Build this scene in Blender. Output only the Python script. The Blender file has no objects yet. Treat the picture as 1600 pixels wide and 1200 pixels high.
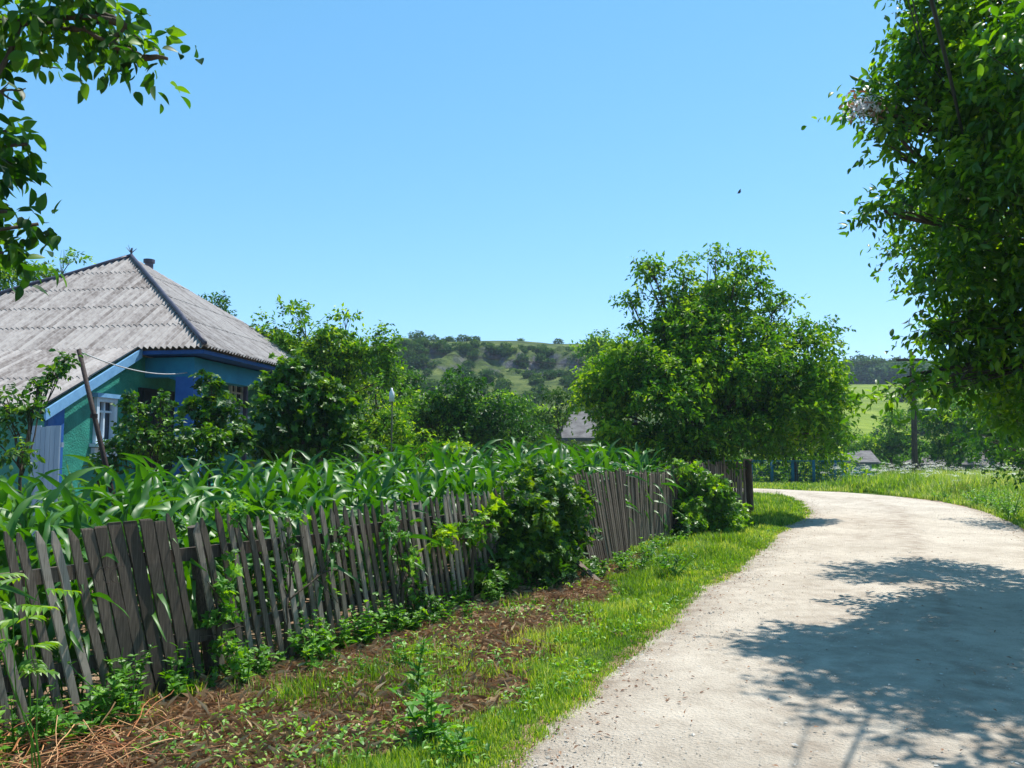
import bpy, math, random
import numpy as np
from math import sin, cos, pi, radians, sqrt, atan2
C = bpy.context.scene.collection
scene = bpy.context.scene
R = np.random.default_rng(7)
random.seed(7)

# ------------------------------------------------------------------ camera
F = 1250.0; PITCH = math.atan(100 / 1250.0); EYE = 1.6
cam_d = bpy.data.cameras.new('camera'); cam = bpy.data.objects.new('camera', cam_d); C.objects.link(cam)
cam.location = (0, 0, EYE); cam.rotation_euler = (pi / 2 + PITCH, 0, 0)
cam_d.sensor_width = 36; cam_d.lens = 36 * F / 1600; cam_d.clip_end = 3000; cam_d.clip_start = 0.05
scene.camera = cam

# ------------------------------------------------------------------ sky, sun, exposure
SUN_EL = radians(64); SUN_AZ = radians(45)           # towards +X +Y
w = bpy.data.worlds.new('World'); scene.world = w; w.use_nodes = True
nt = w.node_tree; nt.nodes.clear()
sky = nt.nodes.new('ShaderNodeTexSky'); sky.sky_type = 'NISHITA'; sky.sun_disc = False
sky.sun_elevation = SUN_EL; sky.sun_rotation = SUN_AZ; sky.air_density = 1.0; sky.dust_density = 0.0; sky.ozone_density = 6.0
bg = nt.nodes.new('ShaderNodeBackground'); bg.inputs['Strength'].default_value = 0.110
out = nt.nodes.new('ShaderNodeOutputWorld')
sep = nt.nodes.new('ShaderNodeSeparateColor'); cmb = nt.nodes.new('ShaderNodeCombineColor')          # clear midsummer blue, evener towards the horizon
nt.links.new(sky.outputs[0], sep.inputs[0])
for k_, (p_, g_) in enumerate(((1.05, .92), (.74, 1.72), (.92, 1.42))):
    a_ = nt.nodes.new('ShaderNodeMath'); a_.operation = 'POWER'; a_.inputs[1].default_value = p_; b_ = nt.nodes.new('ShaderNodeMath'); b_.operation = 'MULTIPLY'; b_.inputs[1].default_value = g_
    nt.links.new(sep.outputs[k_], a_.inputs[0]); nt.links.new(a_.outputs[0], b_.inputs[0]); nt.links.new(b_.outputs[0], cmb.inputs[k_])
nt.links.new(cmb.outputs[0], bg.inputs[0]); nt.links.new(bg.outputs[0], out.inputs[0])
sun_d = bpy.data.lights.new('sun', 'SUN'); sun_d.energy = 5.0; sun_d.angle = radians(0.53); sun_d.color = (1.0, 0.955, 0.88)
sun = bpy.data.objects.new('sun', sun_d); C.objects.link(sun)
sun.rotation_euler = (pi / 2 - SUN_EL, 0, pi - SUN_AZ)
scene.view_settings.view_transform = 'Standard'; scene.view_settings.look = 'None'
scene.view_settings.exposure = 0.62; scene.view_settings.gamma = 1
scene.cycles.max_bounces = 7; scene.cycles.transparent_max_bounces = 6

# ------------------------------------------------------------------ maths
CP, SP = cos(PITCH), sin(PITCH)
def P(u, v, Y):
    """photo pixel + depth -> world point"""
    a = (u - 800) / F; b = (600 - v) / F
    d = np.array([a, CP - b * SP, SP + b * CP])
    return np.array([0, 0, EYE]) + d * (Y / d[1])
def G(u, v, z=0.0):
    a = (u - 800) / F; b = (600 - v) / F
    d = np.array([a, CP - b * SP, SP + b * CP])
    return np.array([0, 0, EYE]) + d * ((z - EYE) / d[2])
def on_line(o, d, u):
    """parameter t where the plan line o + t d is seen at column u (near eye level)"""
    k = (u - 800) / F
    return (k * o[1] - o[0]) / (d[0] - k * d[1])
def _h(ix, iy, s):
    n = (ix * 374761393 + iy * 668265263 + s * 974634777) & 0xffffffff
    n = ((n ^ (n >> 13)) * 1274126177) & 0xffffffff
    return ((n ^ (n >> 16)) & 0xffff) / 65535.0
def vnoise(x, y, s=0):
    x = np.asarray(x, float); y = np.asarray(y, float)
    ix = np.floor(x).astype(np.int64); iy = np.floor(y).astype(np.int64)
    fx = x - ix; fy = y - iy; fx = fx * fx * (3 - 2 * fx); fy = fy * fy * (3 - 2 * fy)
    a = _h(ix, iy, s); b = _h(ix + 1, iy, s); c = _h(ix, iy + 1, s); d = _h(ix + 1, iy + 1, s)
    return (a * (1 - fx) + b * fx) * (1 - fy) + (c * (1 - fx) + d * fx) * fy
def fbm(x, y, s=0, o=4):
    t = 0; a = .5
    for i in range(o):
        t = t + a * vnoise(x * 2 ** i, y * 2 ** i, s + i * 17); a *= .5
    return t / (1 - .5 ** o)
def sstep(a, b, x):
    t = np.clip((np.asarray(x, float) - a) / (b - a), 0, 1); return t * t * (3 - 2 * t)
def nrm(a):
    a = np.asarray(a, float); return a / (np.linalg.norm(a, axis=-1, keepdims=True) + 1e-9)

# ------------------------------------------------------------------ mesh helpers
def mesh_np(name, V, polys, mat=None, parent=None, tone=None, smooth=False, loc=None):
    V = np.ascontiguousarray(V, dtype=np.float32)
    me = bpy.data.meshes.new(name)
    polys = [np.asarray(p, dtype=np.int32) for p in polys if len(p)]
    me.vertices.add(len(V)); me.vertices.foreach_set('co', V.ravel())
    loops = np.concatenate([p.ravel() for p in polys])
    sizes = np.concatenate([np.full(len(p), p.shape[1], dtype=np.int32) for p in polys])
    starts = np.concatenate([[0], np.cumsum(sizes)[:-1]]).astype(np.int32)
    me.loops.add(len(loops)); me.loops.foreach_set('vertex_index', loops)
    me.polygons.add(len(sizes)); me.polygons.foreach_set('loop_start', starts); me.polygons.foreach_set('loop_total', sizes)
    me.polygons.foreach_set('use_smooth', np.full(len(sizes), bool(smooth)))
    me.update(calc_edges=True); me.validate()
    if tone is not None:
        at = me.attributes.new('tone', 'FLOAT', 'POINT'); at.data.foreach_set('value', np.asarray(tone, dtype=np.float32))
    if mat: me.materials.append(mat)
    ob = bpy.data.objects.new(name, me); C.objects.link(ob)
    if parent is not None: ob.parent = parent
    if loc is not None: ob.location = loc
    return ob
class MB:
    """collects shapes into one mesh"""
    def __init__(s): s.v = []; s.q = []; s.t = []; s.n = 0; s.tn = []
    def add(s, V, quads=(), tris=(), tone=0.5):
        V = np.asarray(V, float).reshape(-1, 3)
        if len(quads): s.q.append(np.asarray(quads, int) + s.n)
        if len(tris): s.t.append(np.asarray(tris, int) + s.n)
        s.v.append(V); s.tn.append(np.broadcast_to(np.asarray(tone, float), (len(V),)).copy()); s.n += len(V); return s
    def box(s, c, size, ax=None, tone=.5):
        """c centre, size full, ax rows = local axes"""
        h = np.array(size) / 2.0
        k = np.array([[a, b, d] for a in (-1, 1) for b in (-1, 1) for d in (-1, 1)]) * h
        if ax is not None: k = k @ np.asarray(ax, float)
        s.add(k + np.asarray(c), [[0, 1, 3, 2], [4, 6, 7, 5], [0, 4, 5, 1], [2, 3, 7, 6], [0, 2, 6, 4], [1, 5, 7, 3]], tone=tone); return s
    def tube(s, pts, rad, sides=6, cap=True, tone=.5):
        pts = np.asarray(pts, float); n = len(pts); rad = np.broadcast_to(np.asarray(rad, float), (n,))
        tan = np.gradient(pts, axis=0); tan = nrm(tan)
        ref = np.array([0, 0, 1.0]) if abs(tan[0][2]) < .8 else np.array([1.0, 0, 0])
        V = []
        for i in range(n):
            a = nrm(np.cross(tan[i], ref)); b = np.cross(tan[i], a); ref = nrm(np.cross(a, tan[i]))
            th = np.arange(sides) * 2 * pi / sides
            V.append(pts[i] + rad[i] * (np.cos(th)[:, None] * a + np.sin(th)[:, None] * b))
        V = np.concatenate(V); q = []
        for i in range(n - 1):
            for j in range(sides):
                k = (j + 1) % sides
                q.append([i * sides + j, i * sides + k, (i + 1) * sides + k, (i + 1) * sides + j])
        t = []
        if cap:
            V = np.vstack([V, pts[0], pts[-1]]); m = n * sides
            for j in range(sides):
                k = (j + 1) % sides
                t.append([m, k, j]); t.append([m + 1, (n - 1) * sides + j, (n - 1) * sides + k])
        s.add(V, q, t, tone=tone); return s
    def build(s, name, mat, parent=None, smooth=False, loc=None, off=None):
        V = np.concatenate(s.v)
        if off is not None: V = V - np.asarray(off)
        pl = []
        if s.q: pl.append(np.concatenate(s.q))
        if s.t: pl.append(np.concatenate(s.t))
        return mesh_np(name, V, pl, mat, parent, tone=np.concatenate(s.tn), smooth=smooth, loc=loc)
def tag(o, label=None, cat=None, group=None, kind=None):
    if label: o['label'] = label
    if cat: o['category'] = cat
    if group: o['group'] = group
    if kind: o['kind'] = kind
    return o
def thing(name, loc, label, cat, group=None):
    o = bpy.data.objects.new(name, None); C.objects.link(o); o.location = tuple(float(a) for a in loc)
    return tag(o, label, cat, group)
def copy_tree(o, parent=None):
    c = o.copy(); C.objects.link(c)
    if parent is not None: c.parent = parent
    for ch in list(o.children): copy_tree(ch, c)
    return c

# ------------------------------------------------------------------ materials
def newmat(name):
    m = bpy.data.materials.new(name); m.use_nodes = True; t = m.node_tree
    return m, t, t.nodes['Principled BSDF'], t.nodes['Material Output']
def N(t, typ, **kw):
    n = t.nodes.new(typ)
    for k, v in kw.items():
        if k in n.inputs: n.inputs[k].default_value = v
        else: setattr(n, k, v)
    return n
def ramp(t, fac, stops):
    r = t.nodes.new('ShaderNodeValToRGB'); e = r.color_ramp.elements
    while len(e) < len(stops): e.new(0.5)
    for k, (p, c) in enumerate(stops): e[k].position = p; e[k].color = (*c, 1)
    t.links.new(fac, r.inputs[0]); return r.outputs[0]
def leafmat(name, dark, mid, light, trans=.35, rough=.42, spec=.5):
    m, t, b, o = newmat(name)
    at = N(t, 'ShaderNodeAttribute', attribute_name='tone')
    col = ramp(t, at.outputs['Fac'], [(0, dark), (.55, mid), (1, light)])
    t.links.new(col, b.inputs['Base Color']); b.inputs['Roughness'].default_value = rough
    b.inputs['Specular IOR Level'].default_value = spec
    tr = N(t, 'ShaderNodeBsdfTranslucent'); hs = N(t, 'ShaderNodeHueSaturation', Hue=.487, Saturation=1.15, Value=1.7)
    t.links.new(col, hs.inputs['Color']); t.links.new(hs.outputs[0], tr.inputs[0])
    mx = N(t, 'ShaderNodeMixShader'); mx.inputs[0].default_value = trans
    t.links.new(b.outputs[0], mx.inputs[1]); t.links.new(tr.outputs[0], mx.inputs[2]); t.links.new(mx.outputs[0], o.inputs[0])
    return m
def noisemat(name, stops, scale=6, detail=6, rough=.85, bump=.3, bscale=None, stretch=(1, 1, 1), dist=.02, spec=.3, tonemix=0):
    m, t, b, o = newmat(name)
    tc = N(t, 'ShaderNodeTexCoord'); mp = N(t, 'ShaderNodeMapping'); mp.inputs['Scale'].default_value = stretch
    t.links.new(tc.outputs['Object'], mp.inputs[0])
    n = N(t, 'ShaderNodeTexNoise', Scale=scale, Detail=detail, Roughness=.65); t.links.new(mp.outputs[0], n.inputs[0])
    f = n.outputs[0]
    if tonemix:
        at = N(t, 'ShaderNodeAttribute', attribute_name='tone')
        mm = N(t, 'ShaderNodeMath', operation='MULTIPLY_ADD'); mm.inputs[1].default_value = tonemix
        sb = N(t, 'ShaderNodeMath', operation='SUBTRACT'); sb.inputs[1].default_value = .5
        t.links.new(at.outputs['Fac'], sb.inputs[0]); t.links.new(sb.outputs[0], mm.inputs[0]); t.links.new(f, mm.inputs[2]); f = mm.outputs[0]
    t.links.new(ramp(t, f, stops), b.inputs['Base Color']); b.inputs['Roughness'].default_value = rough
    b.inputs['Specular IOR Level'].default_value = spec
    if bump:
        n2 = N(t, 'ShaderNodeTexNoise', Scale=bscale or scale * 3, Detail=5); t.links.new(mp.outputs[0], n2.inputs[0])
        bp = N(t, 'ShaderNodeBump', Strength=bump, Distance=dist); t.links.new(n2.outputs[0], bp.inputs['Height'])
        t.links.new(bp.outputs[0], b.inputs['Normal'])
    return m
M = {}
M['walnut'] = leafmat('walnut_leaf', (.018, .065, .005), (.065, .19, .010), (.24, .42, .016), .48, .42)
M['walnutleft'] = leafmat('near_walnut_leaf', (.010, .045, .005), (.035, .125, .010), (.13, .28, .014), .42, .5, .35)
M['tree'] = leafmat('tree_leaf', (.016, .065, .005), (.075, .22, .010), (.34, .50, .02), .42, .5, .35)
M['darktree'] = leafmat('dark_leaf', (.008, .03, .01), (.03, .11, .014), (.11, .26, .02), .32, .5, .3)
M['lime'] = leafmat('lime_leaf', (.03, .10, .008), (.08, .22, .012), (.25, .42, .02), .42, .42)
M['bush'] = leafmat('bush_leaf', (.012, .045, .008), (.04, .13, .012), (.14, .29, .018), .36, .45)
M['vine'] = leafmat('vine_leaf', (.014, .05, .01), (.04, .13, .012), (.18, .32, .018), .36, .48)
M['corn'] = leafmat('corn_leaf', (.018, .08, .010), (.04, .15, .014), (.13, .29, .022), .34, .46, .65)
M['grass'] = leafmat('grass_blade', (.05, .12, .010), (.15, .30, .018), (.50, .54, .12), .40, .6)
M['meadow'] = leafmat('meadow_grass', (.10, .18, .02), (.25, .38, .05), (.50, .52, .16), .36, .6)
M['weed'] = leafmat('weed_leaf', (.03, .10, .010), (.08, .24, .018), (.24, .44, .05), .38, .48)
M['scrub'] = leafmat('scrub_leaf', (.022, .06, .018), (.045, .115, .022), (.12, .20, .035), .25, .7, .15)
M['straw'] = leafmat('dry_straw', (.17, .09, .045), (.40, .25, .13), (.66, .49, .28), .1, .7)
M['twig'] = leafmat('dry_twig', (.22, .07, .025), (.42, .17, .06), (.60, .34, .15), .0, .6)
M['deadleaf'] = leafmat('dead_leaf', (.14, .07, .04), (.32, .18, .10), (.48, .38, .28), .25, .7)
M['umbel'] = leafmat('white_flower', (.55, .55, .48), (.7, .7, .62), (.8, .8, .76), .25, .7)
M['bark'] = noisemat('bark', [(.3, (.03, .022, .015)), (.7, (.11, .085, .06))], 14, rough=.9, bump=.6, stretch=(1, 1, .25))
M['wood'] = noisemat('weathered_picket_wood', [(.25, (.05, .038, .028)), (.48, (.15, .117, .088)), (.72, (.40, .33, .265))], 12, rough=.8, bump=.35, bscale=40, stretch=(22, 22, .5), dist=.003, tonemix=.55)
M['wood2'] = noisemat('brown_slat_wood', [(.25, (.05, .036, .026)), (.5, (.13, .095, .07)), (.78, (.30, .235, .18))], 12, rough=.8, bump=.35, bscale=40, stretch=(22, 22, .5), dist=.003, tonemix=.5)
M['roof'] = noisemat('fibre_cement_roof', [(.25, (.155, .132, .122)), (.45, (.29, .262, .25)), (.68, (.40, .37, .352))], 7, detail=12, rough=.92, bump=.25, bscale=60, dist=.004, tonemix=.30)
M['roofold'] = noisemat('far_roof', [(.35, (.07, .065, .065)), (.6, (.16, .152, .15))], 2.5, detail=8, rough=.9, bump=.3)
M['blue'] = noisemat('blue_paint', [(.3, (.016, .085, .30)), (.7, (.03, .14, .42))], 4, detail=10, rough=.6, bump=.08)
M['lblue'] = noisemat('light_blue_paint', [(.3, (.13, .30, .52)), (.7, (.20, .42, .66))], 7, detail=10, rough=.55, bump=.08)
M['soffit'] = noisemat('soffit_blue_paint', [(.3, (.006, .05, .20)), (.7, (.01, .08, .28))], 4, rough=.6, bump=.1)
M['teal'] = noisemat('teal_paint', [(.3, (.008, .10, .14)), (.7, (.015, .15, .19))], 5, rough=.6, bump=.1)
M['frame'] = noisemat('window_paint', [(.3, (.42, .55, .68)), (.7, (.62, .72, .80))], 5, rough=.5, bump=.05)
M['greywood'] = noisemat('grey_blue_planks', [(.3, (.20, .29, .40)), (.7, (.34, .44, .55))], 5, rough=.7, bump=.2, stretch=(1, 1, .2))
M['rust'] = noisemat('rusty_iron', [(.3, (.016, .010, .010)), (.7, (.045, .028, .024))], 12, rough=.75, bump=.3)
M['cable'] = noisemat('cable_rubber', [(.3, (.012, .012, .014)), (.7, (.03, .03, .035))], 5, rough=.6, bump=0)
M['wire'] = noisemat('galvanised_wire', [(.3, (.3, .3, .3)), (.7, (.5, .5, .5))], 5, rough=.5, bump=0)
M['metal'] = noisemat('chimney_metal', [(.3, (.03, .03, .05)), (.7, (.09, .08, .11))], 5, rough=.5, bump=.1)
M['dark'] = noisemat('porch_shade_black', [(.3, (.004, .009, .010)), (.7, (.008, .016, .018))], 5, rough=.8, bump=.05)  # near-black colour painting the shade inside the porch
M['white'] = noisemat('white_paint', [(.3, (.7, .72, .75)), (.7, (.8, .8, .8))], 5, rough=.5, bump=0)
M['stone'] = noisemat('pebble', [(.3, (.30, .27, .23)), (.7, (.58, .54, .48))], 9, rough=.9, bump=.3, tonemix=.6)
def stucco():
    m, t, b, o = newmat('dimpled_green_stucco')
    tc = N(t, 'ShaderNodeTexCoord'); v = N(t, 'ShaderNodeTexVoronoi', Scale=34.0); t.links.new(tc.outputs['Object'], v.inputs[0])
    n = N(t, 'ShaderNodeTexNoise', Scale=3.0, Detail=10, Roughness=.7); t.links.new(tc.outputs['Object'], n.inputs[0])
    t.links.new(ramp(t, n.outputs[0], [(.28, (.012, .13, .10)), (.5, (.018, .21, .155)), (.72, (.04, .30, .22))]), b.inputs['Base Color'])
    b.inputs['Roughness'].default_value = .55
    bp = N(t, 'ShaderNodeBump', Strength=.5, Distance=.012); t.links.new(v.outputs['Distance'], bp.inputs['Height']); t.links.new(bp.outputs[0], b.inputs['Normal'])
    return m
M['stucco'] = stucco()
def glass():
    m, t, b, o = newmat('window_glass')
    b.inputs['Base Color'].default_value = (.02, .03, .05, 1); b.inputs['Roughness'].default_value = .06; b.inputs['Specular IOR Level'].default_value = .8
    return m
M['glass'] = glass()
def groundmat():
    m, t, b, o = newmat('ground_soil_and_turf')
    tc = N(t, 'ShaderNodeTexCoord'); at = N(t, 'ShaderNodeAttribute', attribute_name='tone')
    n1 = N(t, 'ShaderNodeTexNoise', Scale=7.0, Detail=10, Roughness=.75); n2 = N(t, 'ShaderNodeTexNoise', Scale=2.2, Detail=7)
    n3 = N(t, 'ShaderNodeTexNoise', Scale=60.0, Detail=4)
    for n in (n1, n2, n3): t.links.new(tc.outputs['Object'], n.inputs[0])
    soil = ramp(t, n1.outputs[0], [(.28, (.11, .065, .042)), (.5, (.32, .21, .135)), (.72, (.55, .42, .29))])
    turf = ramp(t, n1.outputs[0], [(.3, (.03, .055, .010)), (.55, (.07, .13, .018)), (.75, (.16, .19, .04))])
    ad = N(t, 'ShaderNodeMath', operation='MULTIPLY_ADD'); ad.inputs[1].default_value = .9
    sb = N(t, 'ShaderNodeMath', operation='SUBTRACT'); sb.inputs[1].default_value = .5
    t.links.new(n2.outputs[0], sb.inputs[0]); t.links.new(sb.outputs[0], ad.inputs[0]); t.links.new(at.outputs['Fac'], ad.inputs[2])
    st = ramp(t, ad.outputs[0], [(.38, (0, 0, 0)), (.62, (1, 1, 1))])
    mx = N(t, 'ShaderNodeMix', data_type='RGBA'); t.links.new(st, mx.inputs[0]); t.links.new(soil, mx.inputs[6]); t.links.new(turf, mx.inputs[7])
    t.links.new(mx.outputs[2], b.inputs['Base Color']); b.inputs['Roughness'].default_value = .95; b.inputs['Specular IOR Level'].default_value = .15
    bp = N(t, 'ShaderNodeBump', Strength=.9, Distance=.05); t.links.new(n3.outputs[0], bp.inputs['Height']); t.links.new(bp.outputs[0], b.inputs['Normal'])
    return m
M['ground'] = groundmat()
def roadmat():
    m, t, b, o = newmat('packed_limestone_road')
    tc = N(t, 'ShaderNodeTexCoord')
    n1 = N(t, 'ShaderNodeTexNoise', Scale=.9, Detail=8, Roughness=.6); n2 = N(t, 'ShaderNodeTexNoise', Scale=40.0, Detail=12, Roughness=.95)
    v = N(t, 'ShaderNodeTexVoronoi', Scale=45.0); n4 = N(t, 'ShaderNodeTexNoise', Scale=5.0, Detail=6); n5 = N(t, 'ShaderNodeTexNoise', Scale=6.5, Detail=8, Roughness=.7)
    for n in (n1, n2, v, n4, n5): t.links.new(tc.outputs['Object'], n.inputs[0])
    c1 = ramp(t, n1.outputs[0], [(.3, (.395, .345, .29)), (.6, (.515, .46, .395))])
    c2 = ramp(t, n2.outputs[0], [(.32, (.42, .39, .35)), (.44, (.90, .89, .87)), (.62, (1.08, 1.08, 1.07))])
    mx = N(t, 'ShaderNodeMix', data_type='RGBA', blend_type='MULTIPLY'); mx.inputs[0].default_value = .85
    m5 = N(t, 'ShaderNodeMix', data_type='RGBA', blend_type='MULTIPLY'); m5.inputs[0].default_value = 1; t.links.new(c1, m5.inputs[6]); t.links.new(ramp(t, n5.outputs[0], [(.32, (.90, .87, .83)), (.5, (1.10, 1.09, 1.06)), (.68, (1.18, 1.17, 1.14))]), m5.inputs[7])
    t.links.new(m5.outputs[2], mx.inputs[6]); t.links.new(c2, mx.inputs[7])
    at = N(t, 'ShaderNodeAttribute', attribute_name='tone')   # dirt mixed in along the edges and in the wheel gutter
    mx2 = N(t, 'ShaderNodeMix', data_type='RGBA'); mm = N(t, 'ShaderNodeMath', operation='MULTIPLY')
    r4 = ramp(t, n4.outputs[0], [(.35, (0, 0, 0)), (.65, (1, 1, 1))]); t.links.new(r4, mm.inputs[0]); t.links.new(at.outputs['Fac'], mm.inputs[1])
    t.links.new(mm.outputs[0], mx2.inputs[0]); t.links.new(mx.outputs[2], mx2.inputs[6]); mx2.inputs[7].default_value = (.27, .21, .16, 1)
    t.links.new(mx2.outputs[2], b.inputs['Base Color']); b.inputs['Roughness'].default_value = .95; b.inputs['Specular IOR Level'].default_value = .15
    ad = N(t, 'ShaderNodeMath', operation='ADD'); t.links.new(n2.outputs[0], ad.inputs[0]); t.links.new(v.outputs['Distance'], ad.inputs[1])
    bp = N(t, 'ShaderNodeBump', Strength=.7, Distance=.025); t.links.new(ad.outputs[0], bp.inputs['Height']); t.links.new(bp.outputs[0], b.inputs['Normal'])
    return m
M['road'] = roadmat()
def hillmat():
    m, t, b, o = newmat('hillside_turf_and_rock')
    tc = N(t, 'ShaderNodeTexCoord'); ge = N(t, 'ShaderNodeNewGeometry'); sx = N(t, 'ShaderNodeSeparateXYZ')
    t.links.new(ge.outputs['Normal'], sx.inputs[0])
    n1 = N(t, 'ShaderNodeTexNoise', Scale=.22, Detail=10, Roughness=.72); t.links.new(tc.outputs['Object'], n1.inputs[0])
    n2 = N(t, 'ShaderNodeTexNoise', Scale=.8, Detail=8, Roughness=.7); t.links.new(tc.outputs['Object'], n2.inputs[0])
    g = ramp(t, n1.outputs[0], [(.3, (.025, .045, .015)), (.46, (.06, .092, .025)), (.60, (.12, .15, .04)), (.8, (.18, .165, .09))])
    r = ramp(t, n2.outputs[0], [(.3, (.035, .035, .045)), (.55, (.13, .125, .14)), (.75, (.27, .26, .26))])
    f = ramp(t, sx.outputs[2], [(.60, (1, 1, 1)), (.78, (0, 0, 0))])
    at = N(t, 'ShaderNodeAttribute', attribute_name='tone'); g2 = ramp(t, n1.outputs[0], [(.3, (.10, .16, .02)), (.55, (.22, .29, .035)), (.75, (.30, .32, .07))])
    mg = N(t, 'ShaderNodeMix', data_type='RGBA'); t.links.new(at.outputs['Fac'], mg.inputs[0]); t.links.new(g, mg.inputs[6]); t.links.new(g2, mg.inputs[7]); g = mg.outputs[2]
    mx = N(t, 'ShaderNodeMix', data_type='RGBA'); t.links.new(f, mx.inputs[0]); t.links.new(g, mx.inputs[6]); t.links.new(r, mx.inputs[7])
    t.links.new(mx.outputs[2], b.inputs['Base Color']); b.inputs['Roughness'].default_value = 1; b.inputs['Specular IOR Level'].default_value = .1
    bp = N(t, 'ShaderNodeBump', Strength=.8, Distance=.6); t.links.new(n2.outputs[0], bp.inputs['Height']); t.links.new(bp.outputs[0], b.inputs['Normal'])
    return m
M['hill'] = hillmat()

# ------------------------------------------------------------------ terrain
LE = np.array([(-1.9, -8), (-1.2, 0), (-.50, 2.5), (-.12, 4), (.41, 5.1), (1.66, 8), (2.9, 10.5), (4.16, 13.3), (5.55, 16.3), (7.0, 19), (7.9, 21.5), (8.6, 24), (8.9, 26), (8.5, 27.6), (6.5, 28.8), (2, 30.2), (-8, 32)])
RE = np.array([(2.6, -8), (3.2, 0), (4.3, 2.5), (5.0, 4), (5.4, 5.1), (6.5, 8), (7.6, 10.5), (8.75, 13.3), (10.2, 16.3), (11.3, 19), (12.2, 21.5), (12.7, 23.8), (12.6, 26.5), (11.9, 29.0), (9.7, 31.5), (4, 33.6), (-8, 35.8)])
FD = nrm(np.array([.49, .87])); F0 = np.array([-2.5, 4.76]); FN = np.array([FD[1], -FD[0]])      # fence line, normal towards the road
def fence_sd(x, y): return (x - F0[0]) * FN[0] + (y - F0[1]) * FN[1]
def xl(y): return np.interp(y, LE[:13, 1], LE[:13, 0])
def xr(y): return np.interp(y, RE[:12, 1], RE[:12, 0])
def resample(E, n):
    d = np.concatenate([[0], np.cumsum(np.linalg.norm(np.diff(E, axis=0), axis=1))])
    t = np.linspace(0, d[-1], n); p = np.stack([np.interp(t, d, E[:, 0]), np.interp(t, d, E[:, 1])], -1)
    k = max(1, n // 45); pad = np.vstack([np.repeat(p[:1], k, 0), p, np.repeat(p[-1:], k, 0)])
    return np.stack([np.convolve(pad[:, i], np.ones(2 * k + 1) / (2 * k + 1), 'valid') for i in (0, 1)], -1)
_RA, _RB = resample(LE, 170), resample(RE, 170)
def _sd(E, sg, p):
    t = np.gradient(E, axis=0); t = t / np.linalg.norm(t, axis=1, keepdims=True); n = np.stack([t[:, 1], -t[:, 0]], -1) * sg
    d = ((p[:, None, :] - E[None]) ** 2).sum(-1); i = d.argmin(1); v = p - E[i]
    return np.sign((v * n[i]).sum(1)) * np.sqrt(np.maximum(d[np.arange(len(p)), i] - np.clip((v * t[i]).sum(1), -.15, .15) ** 2, 0))
def in_road(x, y):
    """> 0 inside the road, < 0 outside: metres to the nearer edge"""
    x = np.asarray(x, float); y = np.asarray(y, float); sh = x.shape; p = np.stack([x.ravel(), y.ravel()], -1); out = np.empty(len(p))
    for k in range(0, len(p), 20000):
        pp = p[k:k + 20000]; out[k:k + 20000] = np.minimum(_sd(_RA, 1, pp), _sd(_RB, -1, pp))
    return out.reshape(sh)
def H(x, y):
    x = np.asarray(x, float); y = np.asarray(y, float)
    a = x / np.maximum(y, 1)
    z = -3.0 * sstep(33, 62, y)
    n = fbm(x / 14, y / 14, 3)
    left = np.interp(y, [0, 62, 75, 108, 112, 118, 138, 150, 600], [0, 0, 6.5, 15.2, 15.6, 19.4, 23.3, 23.8, 25])
    right = np.interp(y, [0, 66, 90, 120, 165, 200, 240, 600], [0, 0, 5, 10.5, 17.2, 21.5, 24.6, 26])
    wl = 1 - sstep(.16, .34, a)
    hill = left * wl + right * (1 - wl)
    bump = np.interp(a, [-.3, -.2, -.14, -.08, .1], [.84, .93, 1.03, 1.0, .97])
    hill = hill * bump + (n - .5) * 3.0 * sstep(62, 95, y) * (1 - .6 * sstep(120, 140, y))
    hill = hill * sstep(-2.2, -.9, a) * (1 - sstep(1.3, 2.4, a))
    return z + hill
# near ground sheet (fine) and the wide one under it
def ground_z(x, y):
    r = in_road(x, y)
    z = (fbm(x * 1.1, y * 1.1, 5) - .5) * .09 + (fbm(x * 6, y * 6, 8) - .5) * .035
    k = sstep(-.05, .5, r)
    return (z + .012) * (1 - k) - .10 * k + H(x, y) * 1.0
def grass_amount(x, y):
    """how grassy the ground is, 0 bare .. 1 turf"""
    x = np.asarray(x, float); y = np.asarray(y, float)
    dl = xl(y) - x                       # metres left of the road's left edge
    fs = fence_sd(x, y)
    wdt = np.interp(y, [3, 5, 8, 11, 13, 30], [.50, .72, .95, 1.4, 2.6, 3.5])
    g = 1 - sstep(wdt - .35, wdt + .25, dl + (fbm(x * 2.2, y * 2.2, 4) - .5) * 1.3)
    g = np.where(dl > wdt, np.maximum(g, .5 * sstep(.56, .68, fbm(x * 1.7, y * 1.7, 21))), g)
    g = np.where(y > 13.5, np.maximum(g, .85), g)
    sal = (x - F0[0]) * FD[0] + (y - F0[1]) * FD[1]
    g = np.where((fs < 0) & (sal < 16.7), .12, np.where(sal > 14, 1.0, g))
    return np.where(dl < 0, 1.0, g)
nx, ny = 330, 440
gx = np.linspace(-15, 19, nx); gy = np.concatenate([np.linspace(-8, 16, 280), np.linspace(16.12, 40, 160)])
X, Y = np.meshgrid(gx, gy)
Z = ground_z(X, Y)
gi = np.arange(nx * ny).reshape(ny, nx)
q = np.stack([gi[:-1, :-1], gi[:-1, 1:], gi[1:, 1:], gi[1:, :-1]], -1).reshape(-1, 4)
ga = grass_amount(X, Y); ga = np.where((in_road(X, Y) > -.10), .25, ga)
o = mesh_np('ground', np.stack([X, Y, Z], -1).reshape(-1, 3), [q], M['ground'], tone=ga.ravel(), smooth=True); tag(o, kind='structure')
def stretch(lo, hi, c, n, p=2.6):
    t = np.linspace(-1, 1, n); s = np.sign(t) * np.abs(t) ** p
    return np.where(s < 0, c + s * (c - lo), c + s * (hi - c))
tx = stretch(-700, 700, 2, 260); ty = np.concatenate([np.linspace(-200, 30, 24), np.linspace(31, 160, 300), np.linspace(163, 900, 60)])
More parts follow.
